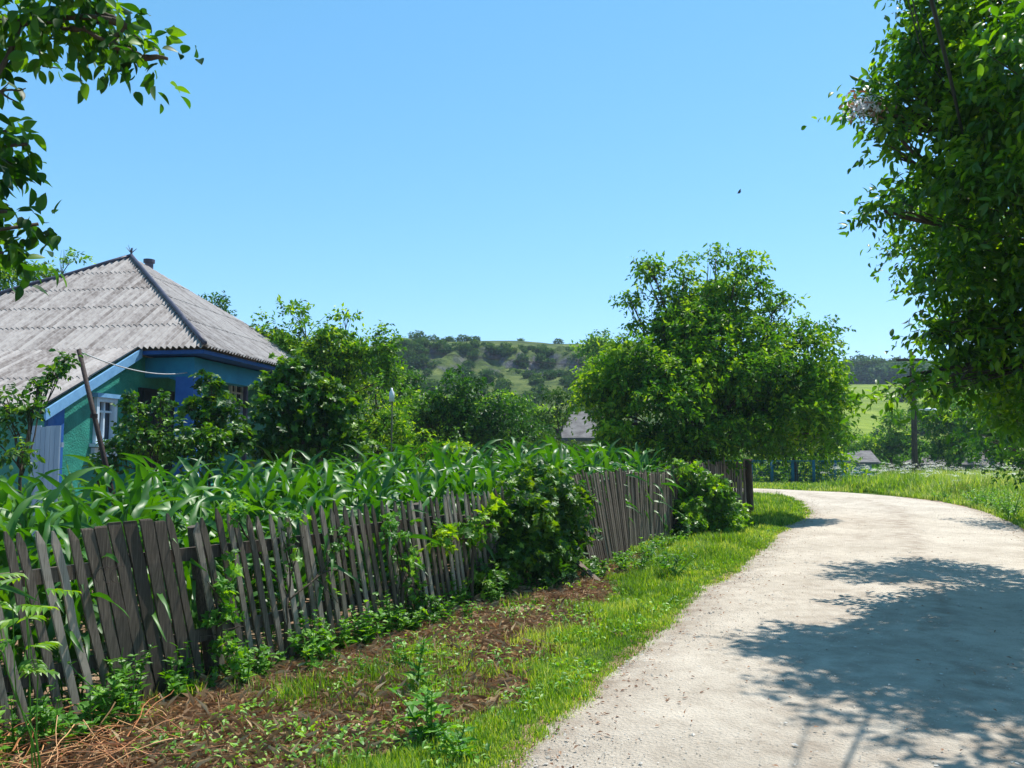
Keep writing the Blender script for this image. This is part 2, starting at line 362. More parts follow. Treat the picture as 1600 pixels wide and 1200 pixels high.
X, Y = np.meshgrid(tx, ty)
Z = H(X, Y) - .35 * ((X > -15) & (X < 19) & (Y > -8) & (Y < 40)) - .06
cl = sstep(108, 112, Y) * (1 - sstep(120, 124, Y)) * (X / np.maximum(Y, 1) < .3)
Z = Z + cl * (fbm(X / 2.2, Y / 2.2, 31) - .5) * 4.5
gi = np.arange(len(tx) * len(ty)).reshape(len(ty), len(tx))
q = np.stack([gi[:-1, :-1], gi[:-1, 1:], gi[1:, 1:], gi[1:, :-1]], -1).reshape(-1, 4)
o = mesh_np('hillside', np.stack([X, Y, Z], -1).reshape(-1, 3), [q], M['hill'], smooth=True, tone=(sstep(.25, .38, X / np.maximum(Y, 1)) * (Y > 50) * (.6 + .8 * (fbm(X / 9, Y / 9, 71) - .2))).clip(0, 1).ravel()); tag(o, kind='structure')
# road
nl, nc = 420, 60
a = resample(LE, nl); b = resample(RE, nl); s = np.linspace(-.09, 1.09, nc)
X = a[:, None, 0] + (b - a)[:, None, 0] * s; Y = a[:, None, 1] + (b - a)[:, None, 1] * s
e = np.minimum(s, 1 - s)[None, :] * 4.9
Z = .015 + .03 * np.sqrt(np.clip(e, 0, 3)) - .10 * np.clip(-e, 0, 1) + (fbm(X * .8, Y * .8, 50) - .5) * .03 + (fbm(X * 7, Y * 7, 51) - .5) * .012
Z = Z - .03 * np.exp(-((s[None, :] - .3) / .06) ** 2) * .5 - .03 * np.exp(-((s[None, :] - .66) / .06) ** 2) * .5
gi = np.arange(nl * nc).reshape(nl, nc)
q = np.stack([gi[:-1, :-1], gi[:-1, 1:], gi[1:, 1:], gi[1:, :-1]], -1).reshape(-1, 4)
tn = np.broadcast_to(1 - sstep(.0, .55, e), X.shape) * .9 + .55 * sstep(.5, .7, fbm(X * .7, Y * .35, 61)) * np.exp(-((s[None, :] - .33) / .16) ** 2) + .7 * sstep(.42, .6, fbm(X * 1.3, Y * .5, 62)) * np.exp(-((s[None, :] - .52) / .06) ** 2)
o = mesh_np('road', np.stack([X, Y, Z], -1).reshape(-1, 3), [q], M['road'], tone=np.clip(tn, 0, 1).ravel(), smooth=True); tag(o, kind='structure')

# ------------------------------------------------------------------ foliage generators
L4 = (np.array([(0, 0, 0), (.45, .5, .10), (1, 0, -.10), (.45, -.5, .10)], float), [], [(0, 2, 1), (0, 3, 2)])
L8 = (np.array([(0, 0, 0), (.22, .36, .06), (.62, .46, .07), (1.0, 0, -.16), (.62, -.46, .07), (.22, -.36, .06), (.28, 0, 0), (.66, 0, -.03)], float),
      [(6, 7, 2, 1), (6, 5, 4, 7)], [(0, 6, 1), (7, 3, 2), (0, 5, 6), (7, 4, 3)])
def _leaf_tpl(n=6):
    t = np.linspace(0, 1, n + 1); w = .5 * np.sin(pi * np.clip(t, 0, 1) ** .85) ** .8; z = -.22 * t ** 2.2; V = []
    for i in range(n + 1): V += [(t[i], w[i] + .002, z[i] + .10 * w[i] * 2), (t[i], 0, z[i]), (t[i], -w[i] - .002, z[i] + .10 * w[i] * 2)]
    q = []
    for i in range(n): a = 3 * i; q += [(a, a + 1, a + 4, a + 3), (a + 1, a + 2, a + 5, a + 4)]
    return (np.array(V, float), q, [])
LW = _leaf_tpl()
LOBE = (np.array([(0, 0, 0), (-.08, .42, .05), (.30, .30, .04), (.42, .62, .0), (.62, .24, .03), (1.0, 0, -.14), (.62, -.24, .03), (.42, -.62, .0), (.30, -.30, .04), (-.08, -.42, .05), (.3, 0, -.02)], float),
        [], [(0, 10, 1), (1, 10, 2), (2, 10, 3), (3, 10, 4), (4, 10, 5), (5, 10, 6), (6, 10, 7), (7, 10, 8), (8, 10, 9), (9, 10, 0)])
def leaves(pos, dirs, length, width, tone, rng, tpl=L4, up=.8, jitter=.55):
    """place leaf templates: returns V, quads, tris, tone"""
    T, Q, TR = tpl; n = len(pos); k = len(T)
    d = nrm(dirs)
    nn = np.array([0, 0, up]) + rng.normal(0, jitter, (n, 3))
    nn = nn - (nn * d).sum(1, keepdims=True) * d; nn = nrm(nn); s = np.cross(nn, d)
    L = np.broadcast_to(length, (n,))[:, None]; W = np.broadcast_to(width, (n,))[:, None]
    V = pos[:, None, :] + T[None, :, 0:1] * (d * L)[:, None, :] + T[None, :, 1:2] * (s * W)[:, None, :] + T[None, :, 2:3] * (nn * L)[:, None, :]
    off = (np.arange(n) * k)[:, None, None]
    q = (np.array(Q)[None] + off).reshape(-1, 4) if len(Q) else np.zeros((0, 4), int)
    t = (np.array(TR)[None] + off).reshape(-1, 3) if len(TR) else np.zeros((0, 3), int)
    return V.reshape(-1, 3), q, t, np.repeat(np.broadcast_to(tone, (n,)), k)
def rand_dir(n, rng): return nrm(rng.normal(0, 1, (n, 3)))
def crown_geo(blobs, rng, dens, per, L, wr=.45, droop=.25, spray=.45, tpl=L4, tonec=.5, tonev=.25, shell=.55, lowcut=None, flat=.0):
    """blobs: (centre, (rx,ry,rz)). dens sprays per m2 of blob surface, per leaves each"""
    P0 = []; D0 = []; TN = []; sp = []
    for bl in blobs:
        c, r = np.asarray(bl[0], float), np.asarray(bl[1], float)
        area = 4 * pi * ((r[0] * r[1]) ** 1.6 / 3 + (r[0] * r[2]) ** 1.6 / 3 + (r[1] * r[2]) ** 1.6 / 3) ** (1 / 1.6)
        n = max(4, int(area * dens * (bl[2] if len(bl) > 2 else 1)))
        d = rand_dir(n, rng); d[:, 2] = d[:, 2] * 1.0 + .12; d = nrm(d)
        # lumpy radius
        lump = 1 + .30 * (vnoise(d[:, 0] * 2.6 + c[0] * 3, d[:, 1] * 2.6 + d[:, 2] * 3.1 + c[1], 5) - .5) * 2 * .8
        f = (shell + (1 - shell) * rng.random(n) ** .6) * lump
        st = c + d * r * f[:, None]
        sd = nrm(d + rng.normal(0, .45, (n, 3)) + np.array([0, 0, .15]))
        ln = spray * rng.uniform(.5, 1.25, n)
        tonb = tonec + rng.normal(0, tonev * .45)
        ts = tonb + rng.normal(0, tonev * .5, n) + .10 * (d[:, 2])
        for j in range(per):
            t = (j + rng.random(n)) / per
            p = st + sd * (ln * t)[:, None]; p[:, 2] -= droop * ln * t ** 2
            side = rand_dir(n, rng); side -= (side * sd).sum(1, keepdims=True) * sd
            dd = nrm(sd * .55 + nrm(side) * .9); dd[:, 2] -= droop * 1.3
            P0.append(p); D0.append(dd); TN.append(ts + rng.normal(0, .1, n))
        sp.append((st, sd, ln))
    P0 = np.concatenate(P0); D0 = np.concatenate(D0); TN = np.clip(np.concatenate(TN), 0, 1)
    if lowcut is not None:
        k = P0[:, 2] > lowcut; P0, D0, TN = P0[k], D0[k], TN[k]
    sz = L * rng.uniform(.65, 1.25, len(P0))
    return leaves(P0, D0, sz, sz * wr, TN, rng, tpl), sp
def limb(a, b, r0, r1, rng, wob=.08, n=7, sag=0):
    t = np.linspace(0, 1, n)[:, None]; a = np.asarray(a, float); b = np.asarray(b, float)
    p = a + (b - a) * t; L = np.linalg.norm(b - a)
    w = rng.normal(0, wob * L, (n, 3)); w[0] = 0; w[-1] = 0; w[1:-1] = (w[1:-1] + np.roll(w, 1, 0)[1:-1]) / 2
    p = p + w * .5; p[:, 2] += sag * L * (4 * t * (1 - t))[:, 0]
    return p, r0 + (r1 - r0) * t[:, 0]
def tree(name, base, blobs, label, mat, group=None, L=.09, dens=30, per=5, trunk_r=.14, fork=None, cat='tree', seed=1, twigs=0, bark='bark', kw_l=1.0, clump=0, clump_r=1.0, chain=None, **kw):
    rng = np.random.default_rng(seed)
    base = np.asarray(base, float)
    root = thing(name, base, label, cat, group)
    gb = blobs
    if clump:
        gb = []
        for bl in blobs:
            c, r = np.asarray(bl[0], float), np.asarray(bl[1], float); k_ = bl[2] if len(bl) > 2 else 1
            n_ = int(max(5, min(clump, clump * (r.min() / clump_r) ** 1.3)))
            for dd in rand_dir(n_, rng):
                dd[2] = dd[2] * .9 + .12; rr = r * rng.uniform(.24, .46); gb.append((c + dd * r * rng.uniform(.35, .92), rr, k_ * (1.25 if rng.random() < .8 else .5)))
    (V, q, t, tn), sp = crown_geo(gb, rng, dens, per, L, **kw)
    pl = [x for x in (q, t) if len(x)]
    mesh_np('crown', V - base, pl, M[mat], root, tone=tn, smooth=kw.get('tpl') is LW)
    m = MB(); cen = np.mean([b_[0] for b_ in blobs], axis=0)
    low = min(b_[0][2] - b_[1][2] for b_ in blobs)
    if fork is None: fork = np.array([base[0] * .6 + cen[0] * .4, base[1] * .6 + cen[1] * .4, max(base[2] + .5, low + .25 * (cen[2] - low))])
    fork = np.asarray(fork, float)
    p, r = limb(base - [0, 0, .15], fork, trunk_r, trunk_r * .72, rng, .03, 8); r[0] *= 1.35; m.tube(p, r, 10)
    lt = kw_l
    nsub = 5 if kw_l > .3 else 0
    for bi, bl in enumerate(blobs):
        c = np.asarray(bl[0], float); rr = min(bl[1]); st = fork + (base - fork) * rng.uniform(0, .15)
        if chain and bi in chain: st = np.asarray(blobs[chain[bi]][0], float)
        p, r = limb(st, c, lt * trunk_r * rng.uniform(.3, .48), lt * trunk_r * .08 + .004, rng, .06, 8, .05); m.tube(p, r, 6)
        for j in range(nsub):
            e = c + rand_dir(1, rng)[0] * np.array(bl[1]) * rng.uniform(.6, .95); s0 = p[rng.integers(3, 7)]
            p2, r2 = limb(s0, e, lt * trunk_r * .11 + .003, .003, rng, .06, 5, .03); m.tube(p2, r2, 5, cap=False)
    if twigs:
        for (st, sd, ln), bl in zip(sp, gb):
            k = rng.permutation(len(st))[:int(len(st) * twigs)]
            for i in k:
                c = np.asarray(bl[0], float); a0 = st[i] + (c - st[i]) * .35; e = st[i] + sd[i] * ln[i]
                m.tube(np.array([a0, st[i] + rng.normal(0, .02, 3), e]), [.008, .005, .002], 4, cap=False)
    m.build('trunk', M[bark], root, smooth=True, off=base)
    return root
def B(u, v, Y, ru, rv=None, rd=None, k=1):
    """blob from photo: pixel centre, depth, pixel radii"""
    rv = rv or ru; c = P(u, v, Y); return (c, (ru / F * Y, (rd if rd else ru / F * Y), rv / F * Y), k)
#@@PART2
# ------------------------------------------------------------------ the blue and green house
HC = P(320, 540, 14.0); D1 = nrm(np.array([-.985, .17, 0])); D2 = nrm(np.array([.117, .993, 0]))
EZ = HC[2]                                           # eave height
APX = P(205, 402, 18.3)
def hw(lx, ly, z): return HC + lx * D1 + ly * D2 + np.array([0, 0, z - EZ])
AX = np.array([D1, D2, [0, 0, 1.0]])
_m = np.linalg.inv(np.array([D1[:2], D2[:2]]).T); alx, aly = _m @ (APX - HC)[:2]; RISE = APX[2] - EZ
DEP, LEN = aly * 2.0, 8.7
base = hw(1.5, 1.5, 0)
house = thing('house', base, 'blue and green village house with hipped grey corrugated roof behind the maize', 'house')
def slope(o_, ea, up, a0, a1, smax, lim, rows, name, seed, amp=.026, per=.115, parent=None, tn0=0):
    """corrugated plane: origin, eave axis, up-slope axis; lim(a) = slope length available at a; rows = seam positions"""
    rng = np.random.default_rng(seed); n_ = nrm(np.cross(ea, up)); n_ = n_ * np.sign(n_[2]); m = MB()
    A = np.arange(a0, a1 + 1e-6, per / 8)
    for r0, r1 in zip(rows[:-1], rows[1:]):
        # sheets of seven waves, each a hair different
        k = np.floor((A + rng.uniform(0, 1)) / 1.02).astype(int); jit = rng.normal(0, .012, k.max() - k.min() + 2)[k - k.min()]; tnj = rng.uniform(.25, .75, k.max() - k.min() + 2)[k - k.min()]
        lo_, hi_ = lim(A); b0 = np.maximum(r0 + jit - .05, lo_); b1 = np.minimum(r1 + .02, hi_); ok = b1 > b0 + .01
        b1 = np.maximum(b1, b0)
        V = []; js = [-1, 0, .33, .66, 1]
        for j in js:
            jj = max(j, 0); b_ = b0 + (b1 - b0) * jj
            h = amp * np.cos(2 * pi * A / per) + .016 * (1 - jj) + (-.014 if j < 0 else 0) 
            V.append(o_ + A[:, None] * ea + b_[:, None] * up + h[:, None] * n_)
        V = np.concatenate(V); nA = len(A); q = []
        for j in range(len(js) - 1):
            for i in range(nA - 1):
                if ok[i] and ok[i + 1]: q.append([j * nA + i, j * nA + i + 1, (j + 1) * nA + i + 1, (j + 1) * nA + i])
        hw_ = np.floor(A / per * 2).astype(int); st_ = rng.uniform(-.55, .55, hw_.max() - hw_.min() + 1)[hw_ - hw_.min()]
        if q: m.add(V, q, tone=np.tile(tnj * .6 + .2 + tn0 + st_, len(js)))
    return m.build(name, M['roof'], parent, off=base)
# front plane: eave line y=0, up towards the apex
rl = sqrt(aly ** 2 + RISE ** 2); UPF = (D2 * aly + np.array([0, 0, RISE])) / rl
LX = 1.27                                            # the lean-to starts here
LEANL = 2.35 * 1.12
def lim_front(A):
    hi = np.where(A < alx, A / alx, (LEN - A) / (LEN - alx)) * rl
    lo = np.where(A < LX, -.06, -LEANL - 1)
    return lo, np.maximum(hi, lo * 0 - .0)
r_ = np.linspace(0, rl, 6)
rf = slope(hw(0, 0, EZ), D1, UPF, 0, LEN, rl, lim_front, list(r_), 'roof', 3, parent=house)
# lean-to continues the plane at a slightly gentler pitch
UPL = nrm(np.array([*(D2[:2] * 1.0), .50]))
def lim_lean(A): return np.full(len(A), -LEANL - .1), np.full(len(A), .04)
slope(hw(0, 0, EZ), D1, UPL, LX, LEN, 0, lim_lean, [-LEANL, -LEANL * .55, 0], 'lean_to_roof', 5, parent=house, tn0=-.05)
# right hip plane
rr = sqrt(alx ** 2 + RISE ** 2); UPR = (D1 * alx + np.array([0, 0, RISE])) / rr
def lim_right(A):
    return np.full(len(A), -.06), np.where(A < aly, A / aly, (DEP - A) / (DEP - aly)) * rr
slope(hw(0, 0, EZ), D2, UPR, 0, DEP, rr, lim_right, list(np.linspace(0, rr, 5)), 'hip_roof', 7, parent=house, tn0=.1)
m = MB(); c1, c2, c3, c4 = hw(0, 0, EZ), hw(LEN, 0, EZ), hw(LEN, DEP, EZ), hw(0, DEP, EZ)
m.add([c2, c3, APX], [], [[0, 1, 2]]); m.add([c3, c4, APX], [], [[0, 1, 2]]); m.build('rear_roof', M['roof'], house, off=base)
m = MB(); rng = np.random.default_rng(1)
for c in (c1, c2):
    t = np.linspace(0, 1, 14)[:, None]; p = c + (APX - c) * t + np.array([0, 0, .045]); p[:, 2] += rng.normal(0, .006, 14); m.tube(p, .042, 8)
m.build('ridge_cap', M['metal'], house, off=base, smooth=True)
m = MB(); m.tube([APX + [0, 0, .02], APX + [0, 0, .22]], [.03, .012], 6)
for k in range(7):
    th = k * .9; m.tube([APX + [0, 0, .10], APX + [.12 * cos(th), .12 * sin(th), .20 + .03 * (k % 3)]], [.014, .004], 4)
m.build('finial', M['metal'], house, off=base)
m = MB(); ch = P(233, 412, 19.4); m.tube([ch - [0, 0, 1.0], ch + [0, 0, .02]], .10, 14); m.tube([ch + [0, 0, .02], ch + [0, 0, .10]], .135, 14); m.build('chimney', M['metal'], house, off=base, smooth=False)
# fascia and soffit
def bar(m, a, b, h, th, tone=.5, down=True):
    """board from a to b, height h hanging down, thickness th"""
    a = np.asarray(a, float); b = np.asarray(b, float); d = nrm(b - a); side = nrm(np.cross(d, [0, 0, 1.0])); up = np.array([0, 0, 1.0])
    k = []
    for e in (a, b):
        for s_ in (-.5, .5):
            for z_ in ((0, -h) if down else (h, 0)): k.append(e + side * th * s_ + up * z_)
    m.add(k, [[0, 1, 3, 2], [4, 6, 7, 5], [0, 4, 5, 1], [2, 3, 7, 6], [0, 2, 6, 4], [1, 5, 7, 3]], tone=tone)
OH = .45
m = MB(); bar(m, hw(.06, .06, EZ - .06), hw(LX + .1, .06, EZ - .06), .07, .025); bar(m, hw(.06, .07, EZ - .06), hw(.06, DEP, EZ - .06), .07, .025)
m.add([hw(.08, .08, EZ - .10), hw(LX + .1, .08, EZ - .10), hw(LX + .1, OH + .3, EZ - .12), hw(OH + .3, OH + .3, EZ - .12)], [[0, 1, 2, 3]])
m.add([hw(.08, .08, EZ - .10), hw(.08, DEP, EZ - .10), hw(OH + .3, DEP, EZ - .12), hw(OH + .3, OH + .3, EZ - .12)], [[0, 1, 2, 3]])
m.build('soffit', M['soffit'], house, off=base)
m = MB(); a = hw(LX - .02, .04, EZ - .02); b = a - UPL * (LEANL + .06); bar(m, a, b, .17, .035); m.build('bargeboard', M['lblue'], house, off=base)
# porch frieze beam, column, recessed wall
BZ = EZ - .14; BH = .36
m = MB()
m.box(hw(OH + .15 + (LX - OH) / 2 + .1, OH + .15, BZ - BH / 2), ((LX - OH) + .2 + .3, .26, BH), AX); m.box(hw(OH + .15, OH + .28 + (DEP - 1) / 2, BZ - BH / 2), (.26, DEP - 1, BH), AX)
# rounded corners of the openings
for (u0, dr) in ((hw(OH + .34, OH + .15, BZ - BH), D1), (hw(OH + .15, OH + .34, BZ - BH), D2)):
    for i in range(5):
        th = i / 5 * pi / 2; ww = .16 * (1 - sin(th)) + .004
        m.box(u0 + dr * ww / 2 - np.array([0, 0, .16 * (1 - cos(th)) + .012]), (.22 if dr is D2 else ww, ww if dr is D2 else .22, .03), AX)
m.build('frieze', M['lblue'] if 0 else noisemat('frieze_blue_green', [(.3, (.012, .16, .30)), (.7, (.02, .24, .40))], 3, rough=.6, bump=.08), house, off=base)
m = MB(); m.box(hw(OH + .165, OH + .165, (BZ - BH) / 2), (.36, .36, BZ - BH), AX); m.box(hw(OH + .165, OH + .165, .62), (.46, .46, .06), AX)
m.build('column', M['blue'], house, off=base)
m = MB(); m.box(hw(OH + .17, OH + .36 + (DEP - 1.2) / 2, .45), (.18, DEP - 1.2, .9), AX); m.build('parapet', M['stucco'], house, off=base)
WX = LX + .17
def wallq(m, lx, y0, y1, z0, z1a, z1b, th=.2):
    k = [hw(lx, y0, z0), hw(lx, y1, z0), hw(lx, y1, z1b), hw(lx, y0, z1a)]; k += [p + D1 * th for p in k]
    m.add(k, [[0, 1, 2, 3], [7, 6, 5, 4], [0, 4, 5, 1], [1, 5, 6, 2], [2, 6, 7, 3], [3, 7, 4, 0]])
LY = -LEANL * nrm(UPL[:2] if 0 else UPL)[1] / D2[1] + .30     # outer wall of the lean-to
zt = lambda y: EZ + y * .50 - .10
# window in the gable wall
oW = hw(WX, 0, 0)
w0 = on_line(oW[:2], D2[:2], 146); w1 = on_line(oW[:2], D2[:2], 178)
zW0 = P(160, 693, hw(WX, (w0 + w1) / 2, 0)[1])[2]; zW1 = P(160, 622, hw(WX, (w0 + w1) / 2, 0)[1])[2]
m = MB()
def wall_with_hole(m, y0, y1, z0, ztop, h0, h1, hz0, hz1):
    wallq(m, WX, y0, h0, z0, ztop(y0), ztop(h0)); wallq(m, WX, h1, y1, z0, ztop(h1), ztop(y1))
    wallq(m, WX, h0, h1, z0, hz0, hz0)
    k = [hw(WX, h0, hz1), hw(WX, h1, hz1), hw(WX, h1, ztop(h1)), hw(WX, h0, ztop(h0))]; k += [p + D1 * .2 for p in k]
    m.add(k, [[0, 1, 2, 3], [7, 6, 5, 4], [0, 4, 5, 1], [1, 5, 6, 2], [2, 6, 7, 3], [3, 7, 4, 0]])
w0 = min(w0, w1 - .55)
wall_with_hole(m, LY + .0, 0.0, 0, zt, w0, min(w1, -.15), zW0, zW1)
oV = hw(WX, 0, 0); v0 = on_line(oV[:2], D2[:2], 356); v1 = on_line(oV[:2], D2[:2], 379)
vz0 = P(368, 650, hw(WX, (v0 + v1) / 2, 0)[1])[2]; vz1 = P(368, 598, hw(WX, (v0 + v1) / 2, 0)[1])[2]
zc = lambda y: EZ - .12
wall_with_hole(m, 0.0, DEP - .5, 0, zc, v0, v1, vz0, vz1)
# front wall of the lean-to and the rest of the box
m.box(hw((WX + .2 + LEN - .4) / 2, LY + .1, zt(LY) / 2), (LEN - .4 - WX - .2, .2, zt(LY)), AX)
m.box(hw((WX + .2 + LEN - .4) / 2, DEP - .6, (EZ - .15) / 2), (LEN - .4 - WX - .2, .2, EZ - .15), AX)
m.box(hw(LEN - .5, (LY + DEP - .5) / 2, zt(LY) / 2), (.2, DEP - LY - .9, zt(LY)), AX)
m.build('wall', M['stucco'], house, off=base)
def window(h0, h1, z0, z1, sill=True):
    m = MB(); f = .07; yc = (h0 + h1) / 2; zc_ = (z0 + z1) / 2
    for y_ in (h0 + f / 2, h1 - f / 2): m.box(hw(WX - .012, y_, zc_), (.10, f, z1 - z0), AX)
    for z_ in (z0 + f / 2, z1 - f / 2): m.box(hw(WX - .014, yc, z_), (.10, h1 - h0 - 2 * f, f), AX)
    m.box(hw(WX + .02, yc, zc_), (.05, .045, z1 - z0 - 2 * f), AX); m.box(hw(WX + .022, yc, z0 + (z1 - z0) * .70), (.05, h1 - h0 - 2 * f, .035), AX)
    wn = m.build('window', M['frame'], house, off=base)
    m = MB(); m.box(hw(WX + .05, yc, zc_), (.01, h1 - h0 - 2 * f, z1 - z0 - 2 * f), AX); m.build('pane', M['glass'], wn, off=base)
    if sill: m = MB(); m.box(hw(WX - .07, yc, z0 - .03), (.20, h1 - h0 + .16, .055), AX); m.box(hw(WX - .03, yc, z0 - .17), (.08, h1 - h0 + .06, .20), AX); m.build('sill', M['white'] if 0 else M['frame'], wn, off=base)
    m = MB(); bar(m, hw(WX - .05, h0 - .06, z1 + .07), hw(WX - .05, h1 + .06, z1 + .07), .07, .12); m.build('lintel', M['lblue'], wn, off=base)
    return wn
dd0, dd1 = max(on_line(oW[:2], D2[:2], 214), .03), on_line(oW[:2], D2[:2], 268)
m = MB(); m.box(hw(WX - .03, (dd0 + dd1) / 2, 1.35), (.05, dd1 - dd0, 2.7), AX); m.box(hw(WX - .07, dd0 + .1, 1.35), (.03, .05, 2.6), AX); m.build('porch_shade_panel', M['dark'], house, off=base)  # no real door: dark panel painted as the shaded porch opening
window(w0, min(w1, -.15), zW0, zW1); window(v0, v1, vz0, vz1)
m = MB(); m.box(hw(WX - .015, LY + .12, zt(LY) / 2), (.16, .24, zt(LY) - .06), AX); m.build('corner_pilaster', M['blue'], house, off=base)
oP = hw(OH + .15, 0, 0); p0 = on_line(oP[:2], D2[:2], 383)
m = MB(); m.box(hw(OH + .15, p0, (BZ - BH) / 2), (.08, .08, BZ - BH), AX); m.build('porch_post', M['metal'], house, off=base)

# iron post with washing line in front of it
pb = P(158, 700, 9.6); pt = P(123, 546, 9.6); lean = pt - pb; foot = pb + lean * ((-.1 - pb[2]) / lean[2])
post = thing('iron_post', foot, 'leaning rusty iron post carrying the wire in front of the house window', 'post')
m = MB(); m.tube([foot, foot + (pt - foot) * .5 + [.01, 0, 0], pt], [.033, .030, .026], 10); m.build('pole', M['rust'], post, off=foot, smooth=True)
m = MB(); jj = foot + (pt - foot) * .72; m.tube([jj - [0, 0, .02], jj + [0, 0, .03]], .042, 10); m.build('collar', M['rust'], post, off=foot)
def cable(name, pts, r, mat, label, cat='cable', group=None, sag=0, n=24, sides=5):
    pts = [np.asarray(p, float) for p in pts]; V = []
    for a, b in zip(pts[:-1], pts[1:]):
        t = np.linspace(0, 1, n)[:, None]; p = a + (b - a) * t; p[:, 2] -= sag * 4 * (t * (1 - t))[:, 0]; V.append(p)
    m = MB(); m.tube(np.concatenate([V[0]] + [v[1:] for v in V[1:]]), r, sides); o = m.build(name, M[mat], off=pts[0], loc=tuple(pts[0]), smooth=True); tag(o, label, cat, group); return o
e1 = hw(OH + .14, OH + .0, P(300, 581, 14.4)[2]); e2 = hw(OH + .13, p0 + .6, P(410, 588, 17)[2])
cable('washing_line', [pt - (0, 0, .02), e1, e2], .009, 'wire', 'thin wire strung from the iron post to the house porch', 'wire', sag=.12)

# grey blue plank screen left of the house
g0, g1 = P(50, 668, 11.6), P(95, 668, 11.4)
scr = thing('plank_screen', (g0[0], g0[1], 0), 'short grey blue plank screen beside the left corner of the green wall', 'screen')
m = MB(); dv = (g1 - g0); nb = 6; rng = np.random.default_rng(4); wv = np.linalg.norm(dv[:2]) / nb; dx = nrm(np.array([dv[0], dv[1], 0])); ax = np.array([dx, [-dx[1], dx[0], 0], [0, 0, 1.0]])
for i in range(nb):
    c = g0 + dv * (i + .5) / nb; h = g0[2] + rng.uniform(-.03, .03); m.box([c[0], c[1], h / 2], (wv * .93, .022, h), ax, tone=rng.random())
m.build('plank', M['greywood'], scr, off=(g0[0], g0[1], 0))
for z in (.45, g0[2] - .25): m = MB(); m.box([(g0[0] + g1[0]) / 2 - ax[1][0] * -.04, (g0[1] + g1[1]) / 2 + .045, z], (np.linalg.norm(dv[:2]), .04, .07), ax); m.build('rail', M['greywood'], scr, off=(g0[0], g0[1], 0))

# ------------------------------------------------------------------ picket fences
def fpt(s, d=0.0, z=0.0): return np.array([F0[0] + FD[0] * s + FN[0] * d, F0[1] + FD[1] * s + FN[1] * d, z])
FX = np.array([FD[0], FD[1], 0]); FNN = np.array([FN[0], FN[1], 0]); UZ = np.array([0, 0, 1.0])
def picket_geo(rng, wd, th_, h, lean_s, lean_n, pointed=True, z0=-.12):
    """one weathered picket as its own shape, foot at the origin"""
    th = th_ * .8
    zs = np.array([z0, .25 * h, .5 * h, .75 * h, h - .07 if pointed else h - .01, h]); V = []
    bend = rng.normal(0, .0032, 6); bend[0] = 0; wv = wd * (1 + rng.normal(0, .03, 6)); tip = rng.uniform(-.3, .3)
    cs = []
    for i, z in enumerate(zs):
        c = FX * (lean_s * (z / h) + bend[i]) + FNN * (lean_n * (z / h) + rng.normal(0, .003)) + UZ * z
        ww = wv[i] if i < 5 else (wd * .18 if pointed else wd * .9)
        if i == 5: c = c + FX * tip * wd * (.5 if pointed else .1)
        V += [c - FX * ww / 2 - FNN * th / 2, c + FX * ww / 2 - FNN * th / 2, c + FX * ww / 2 + FNN * th / 2, c - FX * ww / 2 + FNN * th / 2]
    q = []
    for i in range(5):
        for j in range(4): k = (j + 1) % 4; q.append([i * 4 + j, i * 4 + k, (i + 1) * 4 + k, (i + 1) * 4 + j])
    q.append([3, 2, 1, 0]); q.append([20, 21, 22, 23])
    return np.array(V), q
def fence(s0, s1, label, seed, step=.09, wd=.052, h=1.12, lean=-.24, leann=0, mat='wood', broad=None, skip=(), hvar=.05, rail=True, posts=True, wvar=.12, pointed=True, d=0.0, railz=(.38, .93), leanf=None):
    rng = np.random.default_rng(seed); b = fpt(s0, d); root = thing('picket_fence', b, label, 'fence')
    s = s0; k = 0
    while s < s1:
        wide = broad and broad[0] < s < broad[1]
        wd_ = (wd * 1.75 if wide else wd) * (1 + rng.uniform(-wvar, wvar)); hh = h + rng.normal(0, hvar if not wide else .012)
        ls = lean + rng.normal(0, .016 if not wide else .006); ln = leann + rng.normal(0, .012)
        if leanf: ls, ln = leanf(s, ls, ln)
        if not any(a < s < c for a, c in skip):
            V, q = picket_geo(rng, wd_, .02, hh, ls, ln, pointed and not wide)
            gz = float(ground_z(*fpt(s, d)[:2]))
            o = mesh_np('picket', V, [np.array(q)], M[mat], root, tone=np.full(len(V), rng.uniform(.15, .9) if not wide else rng.uniform(0, .3)))
            pp = fpt(s, d) - b; o.location = (pp[0], pp[1], gz)
            k += 1
        s += (wd_ + .012 if wide else step * (1 + rng.uniform(-.06, .06)))
    if rail:
        for z in railz:
            m = MB(); n = max(2, int((s1 - s0) / 1.6)); 
            for i in range(n):
                a_, b_ = s0 + (s1 - s0) * i / n, s0 + (s1 - s0) * (i + 1) / n
                A_ = fpt(a_ - .05, d - .045, z + rng.normal(0, .02)) + FX * lean * z + FNN * leann * z; B_ = fpt(b_ + .05, d - .045 - .002 * (i % 2), z + rng.normal(0, .02)) + FX * lean * z + FNN * leann * z
                bar(m, A_, B_, .085, .035, tone=rng.uniform(0, .4))
            m.build('rail', M[mat], root, off=b)
    if posts:
        n = max(1, int(round((s1 - s0) / 2.3)))
        for i in range(n + 1):
            ss = s0 + (s1 - s0) * i / n; m = MB(); a_ = fpt(ss, d - .12, -.2); t_ = fpt(ss, d - .12, h * .95) + FX * lean * .8 + FNN * leann * .8
            m.tube(limb(a_, t_, .05, .042, rng, .01, 5)[0], .047, 8, tone=.2); m.build('post', M[mat], root, off=b)
    return root
fence(-1.5, 6.25, 'long grey picket fence leaning left in front of the maize', 11, broad=(.22, .80), step=.094, wd=.045, lean=-.29, hvar=.026, skip=((.92, 1.0),))
def lf(s, ls, ln):
    k = (s - 6.85) / 1.4; return (-.62 + .40 * k + (ls + .24) * .3, -.03 + ln * .5)
